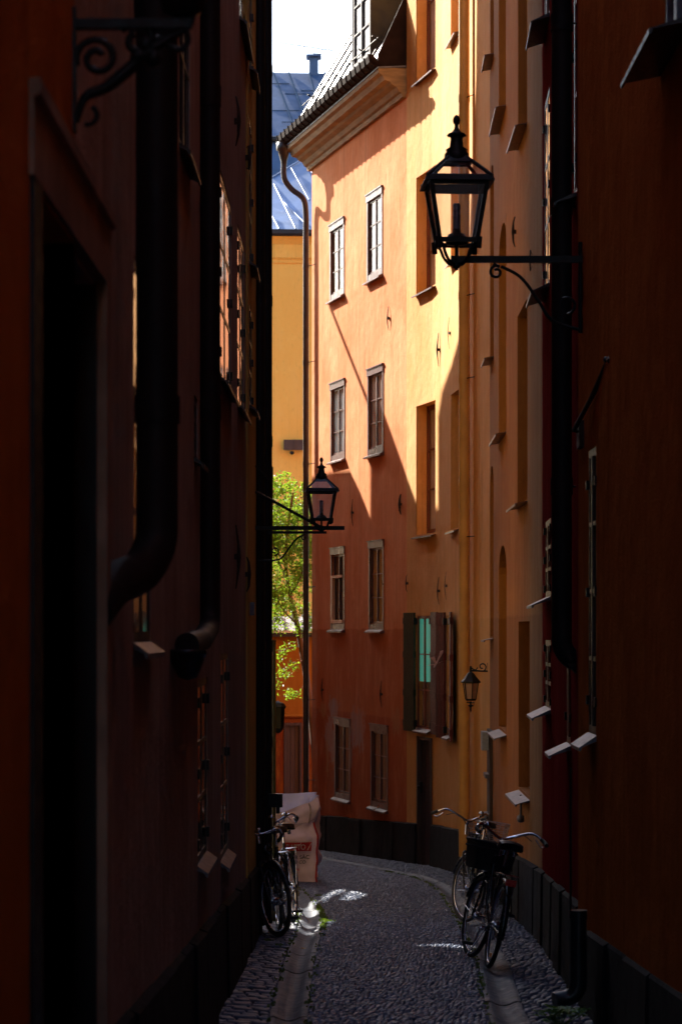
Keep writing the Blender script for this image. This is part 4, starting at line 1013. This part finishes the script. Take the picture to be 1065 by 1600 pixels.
def spiral(cx, cz, r0, r1, a0, a1, n=20): return [(cx + (r0 + (r1 - r0) * i / n) * math.cos(a0 + (a1 - a0) * i / n), cz + (r0 + (r1 - r0) * i / n) * math.sin(a0 + (a1 - a0) * i / n)) for i in range(n + 1)]

# big lantern, right wall
Y = 16.0; cx_, cz_ = k(713) * Y, zz(414, Y)
la = thing('wall_lantern', 'large black iron street lantern on a scrolled bracket, sticking out from the right wall', 'lantern', (1.6, Y, zz(405, Y)))
lantern(la, (cx_, Y, cz_), 1.0, R(3))
m = MB(); z0 = zz(405, Y); m.box(k(704) * Y, 1.60, Y - .018, Y + .018, z0 - .022, z0 + .022)
m.tube([(1.585, Y, zz(378, Y)), (1.585, Y, zz(520, Y))], .014, 8)
br = spline([(k(782) * Y, Y, zz(416, Y)), (k(812) * Y, Y, zz(432, Y)), (k(838) * Y, Y, zz(465, Y)), (k(862) * Y, Y, zz(500, Y)), (1.58, Y, zz(515, Y))], 6); m.tube(br, .011, 8)
sp = spiral(775, 425, 11, 4, R(60), R(60 + 430)); m.tube([(k(x) * Y, Y, zz(850 - y, Y)) for x, y in sp], .010, 8)
m.tube([(k(780) * Y, Y, zz(416, Y)), (k(770) * Y, Y, zz(412, Y))], .012, 6)
sp = spiral(884, 475, 16, 5, R(-80), R(240)); m.tube([(k(x) * Y, Y, zz(950 - y, Y)) for x, y in sp], .010, 8)
m.build('bracket', IRON, la)
# second lantern, left corner
Y = 22.3; cz_ = zz(829, Y)
lb = thing('wall_lantern', 'smaller black lantern on a stayed arm reaching over the lane from the left pipes', 'lantern', (-.79, Y, zz(825, Y)))
lantern(lb, (k(502) * Y, Y, cz_), (115 / F) * Y, R(4))
m = MB(); z0 = zz(825, Y); m.box(-.79, k(538) * Y, Y - .016, Y + .016, z0 - .018, z0 + .018); m.box(k(420) * Y, k(510) * Y, Y - .012, Y + .012, zz(834, Y), zz(831, Y) + .006)
m.tube([(-.79, Y, zz(768, Y)), (k(505) * Y, Y, zz(826, Y))], .014, 8); m.tube([(-.79, Y, zz(728, Y)), (k(422) * Y, Y, zz(750, Y))], .007, 6)
m.tube(spline([(k(473) * Y, Y, zz(836, Y)), (k(460) * Y, Y, zz(845, Y)), (k(443) * Y, Y, zz(868, Y)), (k(432) * Y, Y, zz(875, Y)), (-.76, Y, zz(876, Y))], 6), .008, 6)
m.tube([(k(x) * Y, Y, zz(1722 - y, Y)) for x, y in spiral(429, 861, 7, 2.5, R(-100), R(300))], .006, 6); m.tube([(k(x) * Y, Y, zz(1680 - y, Y)) for x, y in spiral(475, 840, 5, 2, R(60), R(420))], .006, 6)
m.build('bracket', IRON, lb)
m = MB(); m.lathe([(0, 0), (.02, .01), (.012, .03), (.008, .05), (0, .06)], (k(395) * Y, Y, zz(700, Y)), 8); m.build('knob', IRON, lb)
# third lantern, on yellow wall
q = R4.sx(763) ; Y = 31.6; base = (k(762) * Y, Y, zz(1052, Y))
lc = thing('wall_lantern', 'small hanging lantern with a pale pane on the yellow wall beside the brown shutters', 'lantern', base)
c = (k(735) * Y, Y, zz(1088, Y)); u = 1 / F * Y
m = MB()
m.lathe([(0, -2), (5, -2), (6, 2), (0, 2)], sides=4); M = Matrix.Translation(c) @ Matrix.Rotation(R(40), 4, 'Z') @ Matrix.Scale(u, 4)
m = MB(); m.lathe([(0, 46), (2, 44), (2.5, 38), (5, 36), (12, 27), (16, 23), (16, 21), (12, 20)], sides=6, smooth=False); m.lathe([(8, -7), (9, -4), (0, -6)], sides=6, smooth=False); m.lathe([(0, -8), (2, -9), (1.5, -13), (5, -15), (1.5, -17), (1.2, -23), (0, -26)], sides=8)
for a in range(6):
    q = a * math.pi / 3; m.tube([(8.5 * math.cos(q), 8.5 * math.sin(q), -5), (12.5 * math.cos(q), 12.5 * math.sin(q), 21)], .8, 5)
m.xf(M).build('frame', IRON, lc)
m = MB(); m.lathe([(7.6, -5), (11.4, 21)], sides=6, smooth=False); m.xf(M).build('glass', plain('frosted_lamp_glass', (.42, .24, .18), .45, 0, .1, 5, 0), lc)
m = MB(); Pz = lambda x, y: (k(x) * Y, Y, zz(y, Y))
m.tube([Pz(734, 1048), Pz(762, 1049)], .011, 6); m.tube([Pz(762, 1036), Pz(763, 1053)], .012, 6); m.tube([Pz(735, 1050), Pz(735, 1041)], .014, 6)
m.tube([Pz(x, 2084 - y) for x, y in spiral(753, 1042, 7, 2, R(-90), R(300))], .009, 6); m.tube(spline([Pz(746, 1043), Pz(742, 1047), Pz(735, 1043)], 4), .008, 6)
m.build('bracket', IRON, lc)
# dark wall lamp behind the left corner
Y = 27.0; ld = thing('wall_lamp', 'dark box shaped wall lamp peeping out behind the left corner pipes', 'lamp', (k(430) * Y, Y, zz(1122, Y)))
m = MB(); M = Matrix.Translation((k(434) * Y, Y, zz(1142, Y))) @ Matrix.Scale(Y / F, 4)
m.lathe([(6, 0), (9, 4), (11, 36), (0, 36)], sides=6, smooth=False); m.lathe([(12, 35), (13, 38), (9, 43), (3, 46), (0, 47)], sides=6, smooth=False); m.lathe([(0, -5), (5, -2), (6, 1)], sides=6)
m.xf(M).build('housing', IRON, ld)
m = MB(); m.tube([(k(434) * Y, Y, zz(1105, Y)), (k(405) * Y, Y, zz(1100, Y))], .02, 6); m.build('arm', IRON, ld)
# scrolled bracket at top left
Y = 7.22; lg = thing('iron_bracket', 'ornate black scrolled iron bracket above the doorway at the top left', 'bracket', (-.80, Y, zz(100, Y)))
m = MB(); Pz = lambda x, y: (k(x) * Y, Y, zz(y, Y))
m.box(-.80, k(300) * Y, Y - .02, Y + .02, zz(45, Y), zz(30, Y)); m.box(-.80, k(119) * Y, Y - .025, Y + .025, zz(205, Y), zz(12, Y))
for cx0, cy0, r0, r1, a0, a1, w in ((152, 90, 34, 9, R(200), R(-330), .011), (215, 62, 30, 10, R(150), R(-250), .013), (238, 70, 14, 4, R(0), R(400), .010), (138, 177, 17, 12, R(250), R(420), .008), (275, 62, 22, 10, R(80), R(-200), .009)):
    m.tube([Pz(x, 2 * cy0 - y) for x, y in spiral(cx0, cy0, r0, r1, a0, a1, 26)], w, 8)
m.tube(spline([Pz(120, 190), Pz(133, 152), Pz(165, 136), Pz(198, 110), Pz(228, 82), Pz(262, 60), Pz(290, 45)], 6), [.008 + .012 * math.sin(math.pi * i / 36) for i in range(37)], 8)
m.tube(spline([Pz(296, 40), Pz(300, 20), Pz(296, 0), Pz(304, -30)], 5), .011, 6)
for (x, y) in ((217, 88), (240, 90), (228, 70)): m.lathe([(0, .03), (.02, .02), (.028, 0), (.02, -.02), (0, -.03)], Pz(x, y), 8)
m.build('scrollwork', IRON, lg)
m = MB(); m.lathe([(.02, 0), (.06, .02), (.08, .1), (.08, .12), (0, .12)], (k(285) * Y, Y, zz(28, Y)), 12); m.build('lamp_holder', IRON, lg)

# ================================================================== BIG BAG
bg = thing('builders_bag', 'open pinkish white woven builders bag with red band and black print', 'bag', (k(450) * 32.6, 32.6, gz(32.4)))
BAGM = plain('woven_bag_fabric', (.66, .53, .68), .55, 0, .12, 4, .5, .4); BAGI = plain('bag_inner_fabric', (.56, .60, .86), .6, 0, .12, 4, .5, .4)
REDP = plain('red_print', (.42, .012, .02), .6, 0, .2, 20, .1); BLKP = plain('black_print', (.012, .012, .014), .6, 0, .2, 20, .1); WHP = plain('white_print', (.62, .56, .6), .6, 0, .2, 20, .1)
X0, X1, Y0, Y1 = k(495) * 32.4 - .98, k(495) * 32.4, 32.4, 33.3; zb, H = gz(32.4) - .0, 1.14
from mathutils import noise as mn
def bagpt(a, t, inner=0):        # a around 0..4, t height
    c = [(X1, Y0), (X1, Y1), (X0, Y1), (X0, Y0)]; i = int(a) % 4; f = a - int(a); p = Vector(c[i]).lerp(Vector(c[(i + 1) % 4]), f); ce = Vector(((X0 + X1) / 2, (Y0 + Y1) / 2))
    bulge = .035 * math.sin(math.pi * f) * math.sin(math.pi * min(1, t)) ; d = (p - ce).normalized()
    n_ = mn.noise(Vector((p.x * 3, p.y * 3, t * 5))) * .09 + mn.noise(Vector((p.x * 9, p.y * 9, t * 11))) * .035
    cr_ = .018 * abs(mn.noise(Vector((p.x * 4 + t * 5, p.y * 4, t * 3 + 7)))) ** .5 + .012 * abs(mn.noise(Vector((p.x * 7 - t * 8, p.y * 5, t * 4 + 2)))) ** .5
    p = p + d * (bulge + n_ - inner - cr_) - d * .03 * max(0, .25 - t)
    z = zb + H * t; 
    if i == 3 and t > .55: z -= .17 * (max(0, math.sin(math.pi * f)) ** .6) * (t - .55) / .45
    if t > .9: z += (.05 * mn.noise(Vector((a * 2.3, 0, 3))) + .04 * abs(math.cos(a * math.pi / 2 * 2)) - .03) * (t - .9) * 10
    return (p.x, p.y, z)
NA, NTt = 112, 44; m = MB(); vs = [bagpt(4 * i / NA, j / NTt) for j in range(NTt + 1) for i in range(NA)]
m.add(vs, [(j * NA + i, j * NA + (i + 1) % NA, (j + 1) * NA + (i + 1) % NA, (j + 1) * NA + i) for j in range(NTt) for i in range(NA)], True)
bo = m.build('bag_body', BAGM, bg)
m = MB(); vs = [bagpt(4 * i / NA, 1.0 - j * .05, .02 + .03 * j) for j in range(6) for i in range(NA)]
m.add(vs, [(j * NA + i, j * NA + (i + 1) % NA, (j + 1) * NA + (i + 1) % NA, (j + 1) * NA + i) for j in range(5) for i in range(NA)], True)
b_ = len(m.v); m.v.append(((X0 + X1) / 2, (Y0 + Y1) / 2, zb + .8)); m.f += [(5 * NA + i, 5 * NA + (i + 1) % NA, b_) for i in range(NA)]; m.sm += [True] * NA
m.build('bag_inside', BAGI, bg)
m = MB(); m.tube([Vector(bagpt(4 - 1e-4, t / 20)) + Vector((.005, -.005, 0)) for t in range(0, 15)], .012, 6); m.build('red_piping', REDP, bo)
m = MB()
for aa in (3.55, 3.9):
    m.tube([Vector(bagpt(aa, t)) + Vector((0, -.012, 0)) for t in (.72, .8, .88, .95, .99)], .012, 5)
m.tube([Vector(bagpt(3 + i / 12 - 1e-4, .74)) + Vector((0, -.006, 0)) for i in range(13)], .004, 4); m.build('loops', plain('bag_strap', (.35, .28, .30), .7, 0, .2, 20, .2), bo)
def frontxy(x, y, off=.026):
    X = k(x) * 32.4; f = (X - X0) / (X1 - X0); p = bagpt(3 + min(.999, max(0, f)), (zz(y, 32.4) - zb) / H); return (X, p[1] - off, zz(y, 32.4))
m = MB(); nx = 12
top = [(446 + 40 * i / nx) for i in range(nx + 1)]
for i in range(nx):
    a, b = top[i], top[i + 1]; m.add([frontxy(a, 1330), frontxy(b, 1330), frontxy(b + (1 if i > 6 else 0), 1316), frontxy(a + (1 if i > 6 else 0), 1316)], [(0, 1, 2, 3)])
m.build('red_band', REDP, bo)
def text(s_, x, y, h, mat, parent, shear=0, name='lettering', stretch=1.0):
    cu = bpy.data.curves.new('t', 'FONT'); cu.body = s_; cu.size = 1; cu.shear = shear; cu.offset = .012; o = bpy.data.objects.new('t', cu); C.objects.link(o)
    bpy.context.view_layer.update(); me = bpy.data.meshes.new_from_object(o.evaluated_get(bpy.context.evaluated_depsgraph_get())); bpy.data.objects.remove(o)
    mm = MB(); sc_ = h / .7
    vs = [frontxy(x + v.co.x * sc_ * stretch, y - v.co.y * sc_, .036) for v in me.vertices]; mm.add(vs, [tuple(p.vertices) for p in me.polygons]); bpy.data.meshes.remove(me); mm.build(name, mat, parent)
text('RAPTO', 447, 1327.5, 8.5, WHP, bo, 0, 'lettering', .78); text('/', 480, 1328, 10, WHP, bo, .3, 'lettering', .9)
text('VOR SÄC', 448, 1342.5, 6, BLKP, bo, 0, 'lettering', 1.0); text('1000 CO', 450, 1350, 5, BLKP, bo, .2, 'lettering', 1.0); text('790 kg', 454, 1360, 3.5, REDP, bo)

# ================================================================== BICYCLES
BK = plain('black_bike_enamel', (.01, .01, .012), .25, .1, .2, 10, .02); CHR = plain('chrome', (.62, .62, .68), .16, 1, .1, 8, .02); RUB = plain('tyre_rubber', (.016, .015, .016), .7, 0, .2, 20, .2)
RUBB = plain('brown_tyre_rubber', (.045, .022, .020), .65, 0, .2, 20, .2); GREYB = plain('grey_fender', (.16, .16, .20), .3, .5, .15, 8, .02); LEATH = plain('saddle_vinyl', (.015, .015, .018), .35, 0, .2, 10, .05); REFR = plain('red_reflector', (.5, .01, .01), .3, 0, .1, 9, 0); REFA = plain('amber_reflector', (.9, .35, .02), .3, 0, .1, 9, 0)
WIRE = plain('basket_wire', (.22, .22, .26), .3, .7, .1, 9, 0); BASK = plain('black_basket', (.008, .008, .009), .8, 0, .3, 30, .3)
def bicycle(label, X, Y, head, lean, steer, basket='none', fender=BK, frame=BK, tyre=RUB, rear_basket=False, bar_style=0, origin_front=False, light=None):
    RAD, WB = .34, 1.06
    rt = thing('bicycle', label, 'bicycle', (X, Y, gz(Y)))
    dx, dy = math.cos(head), math.sin(head)
    Mx = Matrix.Rotation(head, 4, 'Z') @ Matrix.Rotation(SL * dy, 4, 'Y') @ Matrix.Rotation(lean, 4, 'X')
    rt.matrix_world = Matrix.Translation((X, Y, gz(Y) + .005)) @ Mx
    if origin_front: rt.matrix_world = rt.matrix_world @ Matrix.Translation((-WB, 0, 0))
    SM = Matrix.Translation((WB - .06, 0, 0)) @ Matrix.Rotation(steer, 4, 'Z') @ Matrix.Translation((-(WB - .06), 0, 0))
    I = Matrix.Identity(4)
    def bd(m, name, mat, par=rt, M=I): return m.xf(M).build(name, mat, par, local=True)
    def wheel(x, M):
        m = MB(); m.tube([(x + (RAD - .018) * math.cos(a), 0, RAD + (RAD - .018) * math.sin(a)) for a in [2 * math.pi * i / 40 for i in range(40)]], .019, 8, closed=True); w = bd(m, 'wheel', tyre, rt, M)
        m = MB(); m.tube([(x + (RAD - .042) * math.cos(a), 0, RAD + (RAD - .042) * math.sin(a)) for a in [2 * math.pi * i / 40 for i in range(40)]], .010, 6, closed=True); bd(m, 'rim', CHR, w, M)
        m = MB()
        for i in range(32):
            a = 2 * math.pi * i / 32; sgn = 1 if i % 2 else -1; m.tube([(x + .02 * math.cos(a + sgn * 1.2), sgn * .03, RAD + .02 * math.sin(a + sgn * 1.2)), (x + (RAD - .045) * math.cos(a), 0, RAD + (RAD - .045) * math.sin(a))], .0016, 3, caps=False)
        bd(m, 'spokes', CHR, w, M)
        m = MB(); m.tube([(x, -.05, RAD), (x, -.03, RAD), (x, .03, RAD), (x, .05, RAD)], [.012, .026, .026, .012], 10); bd(m, 'hub', CHR, w, M)
    wheel(0, I); wheel(WB, SM)
    def fend(x, a0, a1, M):
        m = MB(); n = 22; vs = []
        for i in range(n + 1):
            a = a0 + (a1 - a0) * i / n
            for (dy_, dr) in ((-.028, .012), (-.02, .026), (0, .032), (.02, .026), (.028, .012)): vs.append((x + (RAD + dr) * math.cos(a), dy_, RAD + (RAD + dr) * math.sin(a)))
        m.add(vs, [(i * 5 + j, i * 5 + j + 1, (i + 1) * 5 + j + 1, (i + 1) * 5 + j) for i in range(n) for j in range(4)], True)
        o = bd(m, 'mudguard', fender, rt, M); m = MB()
        ae = a1 - .15
        for s_ in (-1, 1): m.tube([(x, s_ * .045, RAD), (x + (RAD + .02) * math.cos(ae), s_ * .026, RAD + (RAD + .02) * math.sin(ae))], .003, 5)
        bd(m, 'stay', CHR, o, M)
    fend(0, R(20), R(195), I); fend(WB, R(165), R(20), SM)
    HT, HB, BBp, ST = (.83, 0, .86), (.90, 0, .66), (.42, 0, .28), (.24, 0, .80)
    m = MB()
    m.tube([HT, HB], .021, 10); m.tube(spline([HB, (.72, 0, .42), BBp], 6), .017, 10); m.tube(spline([(.85, 0, .80), (.66, 0, .52), (.36, 0, .40)], 6), .014, 10); m.tube([BBp, ST], .016, 10)
    for s_ in (-1, 1): m.tube([BBp, (.3, s_ * .04, .29), (0, s_ * .055, RAD)], .010, 8); m.tube([(.26, s_ * .02, .74), (.2, s_ * .045, .66), (0, s_ * .055, RAD)], .008, 8)
    bd(m, 'frame', frame)
    m = MB(); m.tube([HB, (.915, 0, .70)], .018, 8)
    for s_ in (-1, 1): m.tube(spline([(.905, s_ * .02, .70), (.93, s_ * .05, .66), (.98, s_ * .05, .50), (WB, s_ * .05, RAD)], 5), .011, 8)
    bd(m, 'fork', frame, rt, SM)
    m = MB(); m.tube([HT, (.81, 0, .98)], .013, 8)
    if bar_style == 0: hb_ = [(.58, .29, 1.02), (.68, .29, 1.05), (.78, .22, 1.09), (.84, .10, 1.04), (.85, 0, 1.0), (.84, -.10, 1.04), (.78, -.22, 1.09), (.68, -.29, 1.05), (.58, -.29, 1.02)]
    else: hb_ = [(.60, .29, .86), (.72, .28, .92), (.84, .20, .98), (.87, .08, .96), (.85, 0, .95), (.87, -.08, .96), (.84, -.20, .98), (.72, -.28, .92), (.60, -.29, .86)]
    hs = spline(hb_, 5); m.tube(hs, .011, 8); m.tube([(.81, 0, .96), (.85, 0, 1.0)], .013, 8); hbo = bd(m, 'handlebar', CHR, rt, SM)
    for e_ in (hs[:7], hs[-7:]):
        m = MB(); m.tube(e_, .017, 8); bd(m, 'grip', RUB, hbo, SM)
    for s_ in (1, -1):
        m = MB(); p = Vector((.75, s_ * .25, 1.05)); m.tube([p, p + Vector((-.06, s_ * .03, -.05)), p + Vector((-.14, s_ * .03, -.05))], .006, 6); bd(m, 'brake_lever', CHR, hbo, SM)
    m = MB(); m.lathe([(0, .03), (.02, .026), (.028, .01), (.028, 0), (0, 0)], (.80, .16, 1.085), 12); bd(m, 'bell', CHR, hbo, SM)
    m = MB()
    for s_ in (1, -1): m.tube(spline([(.76, s_ * .22, 1.03), (.90, s_ * .16, 1.06), (.97, s_ * .05, .93), (.93, s_ * .02, .80)], 5), .0035, 5)
    bd(m, 'brake_cables', RUB, hbo, SM)
    m = MB(); m.tube([ST, (.215, 0, .93)], .012, 8); bd(m, 'seat_post', CHR)
    m = MB(); prof = [(-.13, .09, .0), (-.11, .105, .012), (-.05, .10, .02), (.02, .06, .02), (.08, .035, .02), (.13, .02, .012), (.15, .01, .0)]; vs = []; c0 = Vector((.20, 0, .955))
    for (x, w, h) in prof:
        for j in range(9):
            a = math.pi * j / 8; vs.append((c0.x + x, w * math.cos(a), c0.z + h + .028 * math.sin(a) - (.03 if j in (0, 8) else 0)))
    m.add(vs, [(i * 9 + j, i * 9 + j + 1, (i + 1) * 9 + j + 1, (i + 1) * 9 + j) for i in range(len(prof) - 1) for j in range(8)] + [tuple(range(9)), tuple(range(len(vs) - 9, len(vs)))[::-1]], True)
    m.add([(c0.x - .13, -.09, c0.z - .03), (c0.x - .13, .09, c0.z - .03), (c0.x + .02, .06, c0.z - .02), (c0.x + .02, -.06, c0.z - .02)], [(0, 1, 2, 3)])
    sa = bd(m, 'saddle', LEATH); m = MB()
    for s_ in (-.04, .04): m.lathe([(.018, 0), (.018, -.01), (.014, -.012), (.018, -.024), (.014, -.028), (.018, -.04), (0, -.042)], (.10, s_, .925), 8)
    bd(m, 'saddle_spring', CHR, sa)
    m = MB(); m.tube([(.42, -.055, .28), (.42, .055, .28)], .02, 10)
    for s_, a in ((1, R(-60)), (-1, R(120))): m.tube([(.42, s_ * .06, .28), (.42 + .165 * math.cos(a), s_ * .075, .28 + .165 * math.sin(a))], .008, 6)
    m.lathe([(.0, -.002), (.08, -.002), (.085, .002), (0, .002)], (0, 0, 0), 20); 
    n0 = len(m.v) - 80
    for i in range(n0, len(m.v)): x, y, z = m.v[i]; m.v[i] = (.42 + x, -.05 + z, .28 + y)
    cr = bd(m, 'crank', CHR)
    for s_, a in ((1, R(-60)), (-1, R(120))):
        m = MB(); px, pz = .42 + .165 * math.cos(a), .28 + .165 * math.sin(a); m.box(px - .04, px + .04, min(s_ * .085, s_ * .17), max(s_ * .085, s_ * .17), pz - .012, pz + .012); bd(m, 'pedal', RUB, cr)
    m = MB(); m.fbox  # chain guard
    pts2 = [(.0, .30), (.42, .21), (.50, .25), (.51, .33), (.45, .38), (.0, .39), (-.04, .34)]; n = len(pts2)
    m.add([(x, -.065, z) for x, z in pts2] + [(x, -.05, z) for x, z in pts2], [tuple(range(n)), tuple(range(n, 2 * n))[::-1]] + [(i, (i + 1) % n, n + (i + 1) % n, n + i) for i in range(n)]); bd(m, 'chain_guard', fender)
    m = MB()
    for s_ in (-.055, .055): m.tube([(.20, s_, .74), (-.26, s_, .74)], .005, 6); m.tube([(-.16, s_, .74), (0, s_ * 1.05, RAD)], .004, 6)
    for x in (.15, .05, -.05, -.15, -.26): m.tube([(x, -.055, .74), (x, .055, .74)], .004, 6)
    rk = bd(m, 'luggage_rack', CHR)
    m = MB(); m.box(-.30, -.27, -.04, .04, .66, .71); bd(m, 'rear_light', light or REFR, rk)
    m = MB(); m.tube([(.30, .04, .28), (.22, .17, .02)], .007, 6); bd(m, 'kickstand', CHR)
    m = MB(); m.lathe([(0, .0), (.035, .01), (.045, .05), (0, .06)], (0, 0, 0), 12); m.v = [(.93 + z, y, .80 + x) for x, y, z in m.v]; bd(m, 'headlamp', BK, rt, SM)
    def wire(cx0, cx1, hw, z0, z1, M, par, mat, solid=False):
        m = MB(); tp = .03
        if solid:
            for (a, b) in (((cx0, -hw), (cx1, -hw)), ((cx1, -hw), (cx1, hw)), ((cx1, hw), (cx0, hw)), ((cx0, hw), (cx0, -hw))):
                ca = Vector(((cx0 + cx1) / 2, 0)); A, B = Vector(a), Vector(b); Ai, Bi = A.lerp(ca, .15), B.lerp(ca, .15)
                m.add([(Ai.x, Ai.y, z0), (Bi.x, Bi.y, z0), (B.x, B.y, z1), (A.x, A.y, z1)], [(0, 1, 2, 3)])
            ca = [(cx0, -hw), (cx1, -hw), (cx1, hw), (cx0, hw)]; c_ = Vector(((cx0 + cx1) / 2, 0)); m.add([(Vector(a).lerp(c_, .15).x, Vector(a).lerp(c_, .15).y, z0) for a in ca], [(0, 1, 2, 3)])
            m.tube([(a[0], a[1], z1) for a in ca], .012, 6, closed=True); m.tube([(a[0], a[1], z1 - .05) for a in ca], .008, 6, closed=True)
            return bd(m, 'basket', mat, par, M)
        for i in range(6):
            f = i / 5; z = z0 + (z1 - z0) * f; g = .88 + .12 * f; cc = (cx0 + cx1) / 2; L = (cx1 - cx0) / 2 * g; w = hw * g
            m.tube([(cc - L, -w, z), (cc + L, -w, z), (cc + L, w, z), (cc - L, w, z)], .003 if f < 1 else .005, 5, closed=True, smooth=False)
        for i in range(9):
            f = i / 8 * 2 - 1; cc = (cx0 + cx1) / 2; L = (cx1 - cx0) / 2
            m.tube([(cc - L, f * hw, z1), (cc - L * .88, f * hw * .88, z0), (cc + L * .88, f * hw * .88, z0), (cc + L, f * hw, z1)], .0022, 4)
            m.tube([(cc + L * f, -hw, z1), (cc + L * f * .88, -hw * .88, z0), (cc + L * f * .88, hw * .88, z0), (cc + L * f, hw, z1)], .0022, 4)
        return bd(m, 'basket', mat, par, M)
    if basket == 'solid': wire(.92, 1.20, .18, .72, .95, SM, rt, BASK, True)
    if basket == 'wire': wire(.92, 1.20, .18, .74, .96, SM, rt, WIRE)
    if rear_basket: wire(-.28, .14, .20, .76, .98, I, rk, WIRE)
    m = MB(); m.box(-.02, .02, -.006, .006, .09, .12); bd(m, 'wheel_reflector', REFA)
    return rt
bicycle('black bicycle with a solid black front basket, by the right hand wall', 1.14, 18.75, R(94), R(12), R(11), 'solid', bar_style=0, fender=BK)
bicycle('bicycle with chrome handlebar and open wire basket, behind the black basket bicycle', 1.20, 24.3, R(-101), R(-8), R(36), 'none', rear_basket=True, fender=GREYB, origin_front=True)
bicycle('bicycle with brown tyres and drooping grips, in front of the twin pipes on the left', -.60, 22.0, R(-95), R(6), R(30), 'none', tyre=RUBB, bar_style=1, origin_front=True, light=BK)
bicycle('dark bicycle half hidden behind the brown tyred bicycle at the left corner', -.60, 23.0, R(-97), R(5), R(14), 'none', tyre=RUB, bar_style=0, origin_front=True, light=BK)

# ================================================================== LIGHT, SKY, CAMERA
w = bpy.data.worlds.new('World'); sc.world = w; w.use_nodes = True; t = w.node_tree
sk = t.nodes.new('ShaderNodeTexSky'); sk.sky_type = 'NISHITA'; sk.sun_disc = False; sk.sun_elevation = SUN_EL; sk.sun_rotation = math.atan2(SH.x, SH.y)
sk.air_density = 1.0; sk.dust_density = 1.6; sk.ozone_density = 1.5
bg_ = t.nodes['Background']; t.links.new(sk.outputs[0], bg_.inputs[0]); bg_.inputs[1].default_value = .10
ld_ = bpy.data.lights.new('sun', 'SUN'); ld_.energy = 4.9; ld_.angle = R(.5); ld_.color = (1, .92, .80)
lo = bpy.data.objects.new('sun', ld_); C.objects.link(lo); lo.rotation_euler = SUN.to_track_quat('Z', 'Y').to_euler(); lo.location = (-20, 40, 30)
cd = bpy.data.cameras.new('camera'); co = bpy.data.objects.new('camera', cd); C.objects.link(co); sc.camera = co
co.location = (0, 0, EYE); co.rotation_euler = (R(90), 0, 0); cd.sensor_fit = 'HORIZONTAL'; cd.sensor_width = 24; cd.lens = F / 1065 * 24
cd.shift_x = 0; cd.shift_y = 185 / 1065; cd.clip_start = .1; cd.clip_end = 900
cd.dof.use_dof = True; cd.dof.focus_distance = 26; cd.dof.aperture_fstop = 4.5
sc.view_settings.view_transform = 'Standard'; sc.view_settings.look = 'None'; sc.view_settings.exposure = 1.95; sc.view_settings.gamma = 1
sc.cycles.use_denoising = True; sc.cycles.max_bounces = 10; sc.cycles.diffuse_bounces = 6; sc.cycles.transparent_max_bounces = 12; sc.cycles.sample_clamp_indirect = 8; sc.cycles.caustics_reflective = False; sc.cycles.caustics_refractive = False
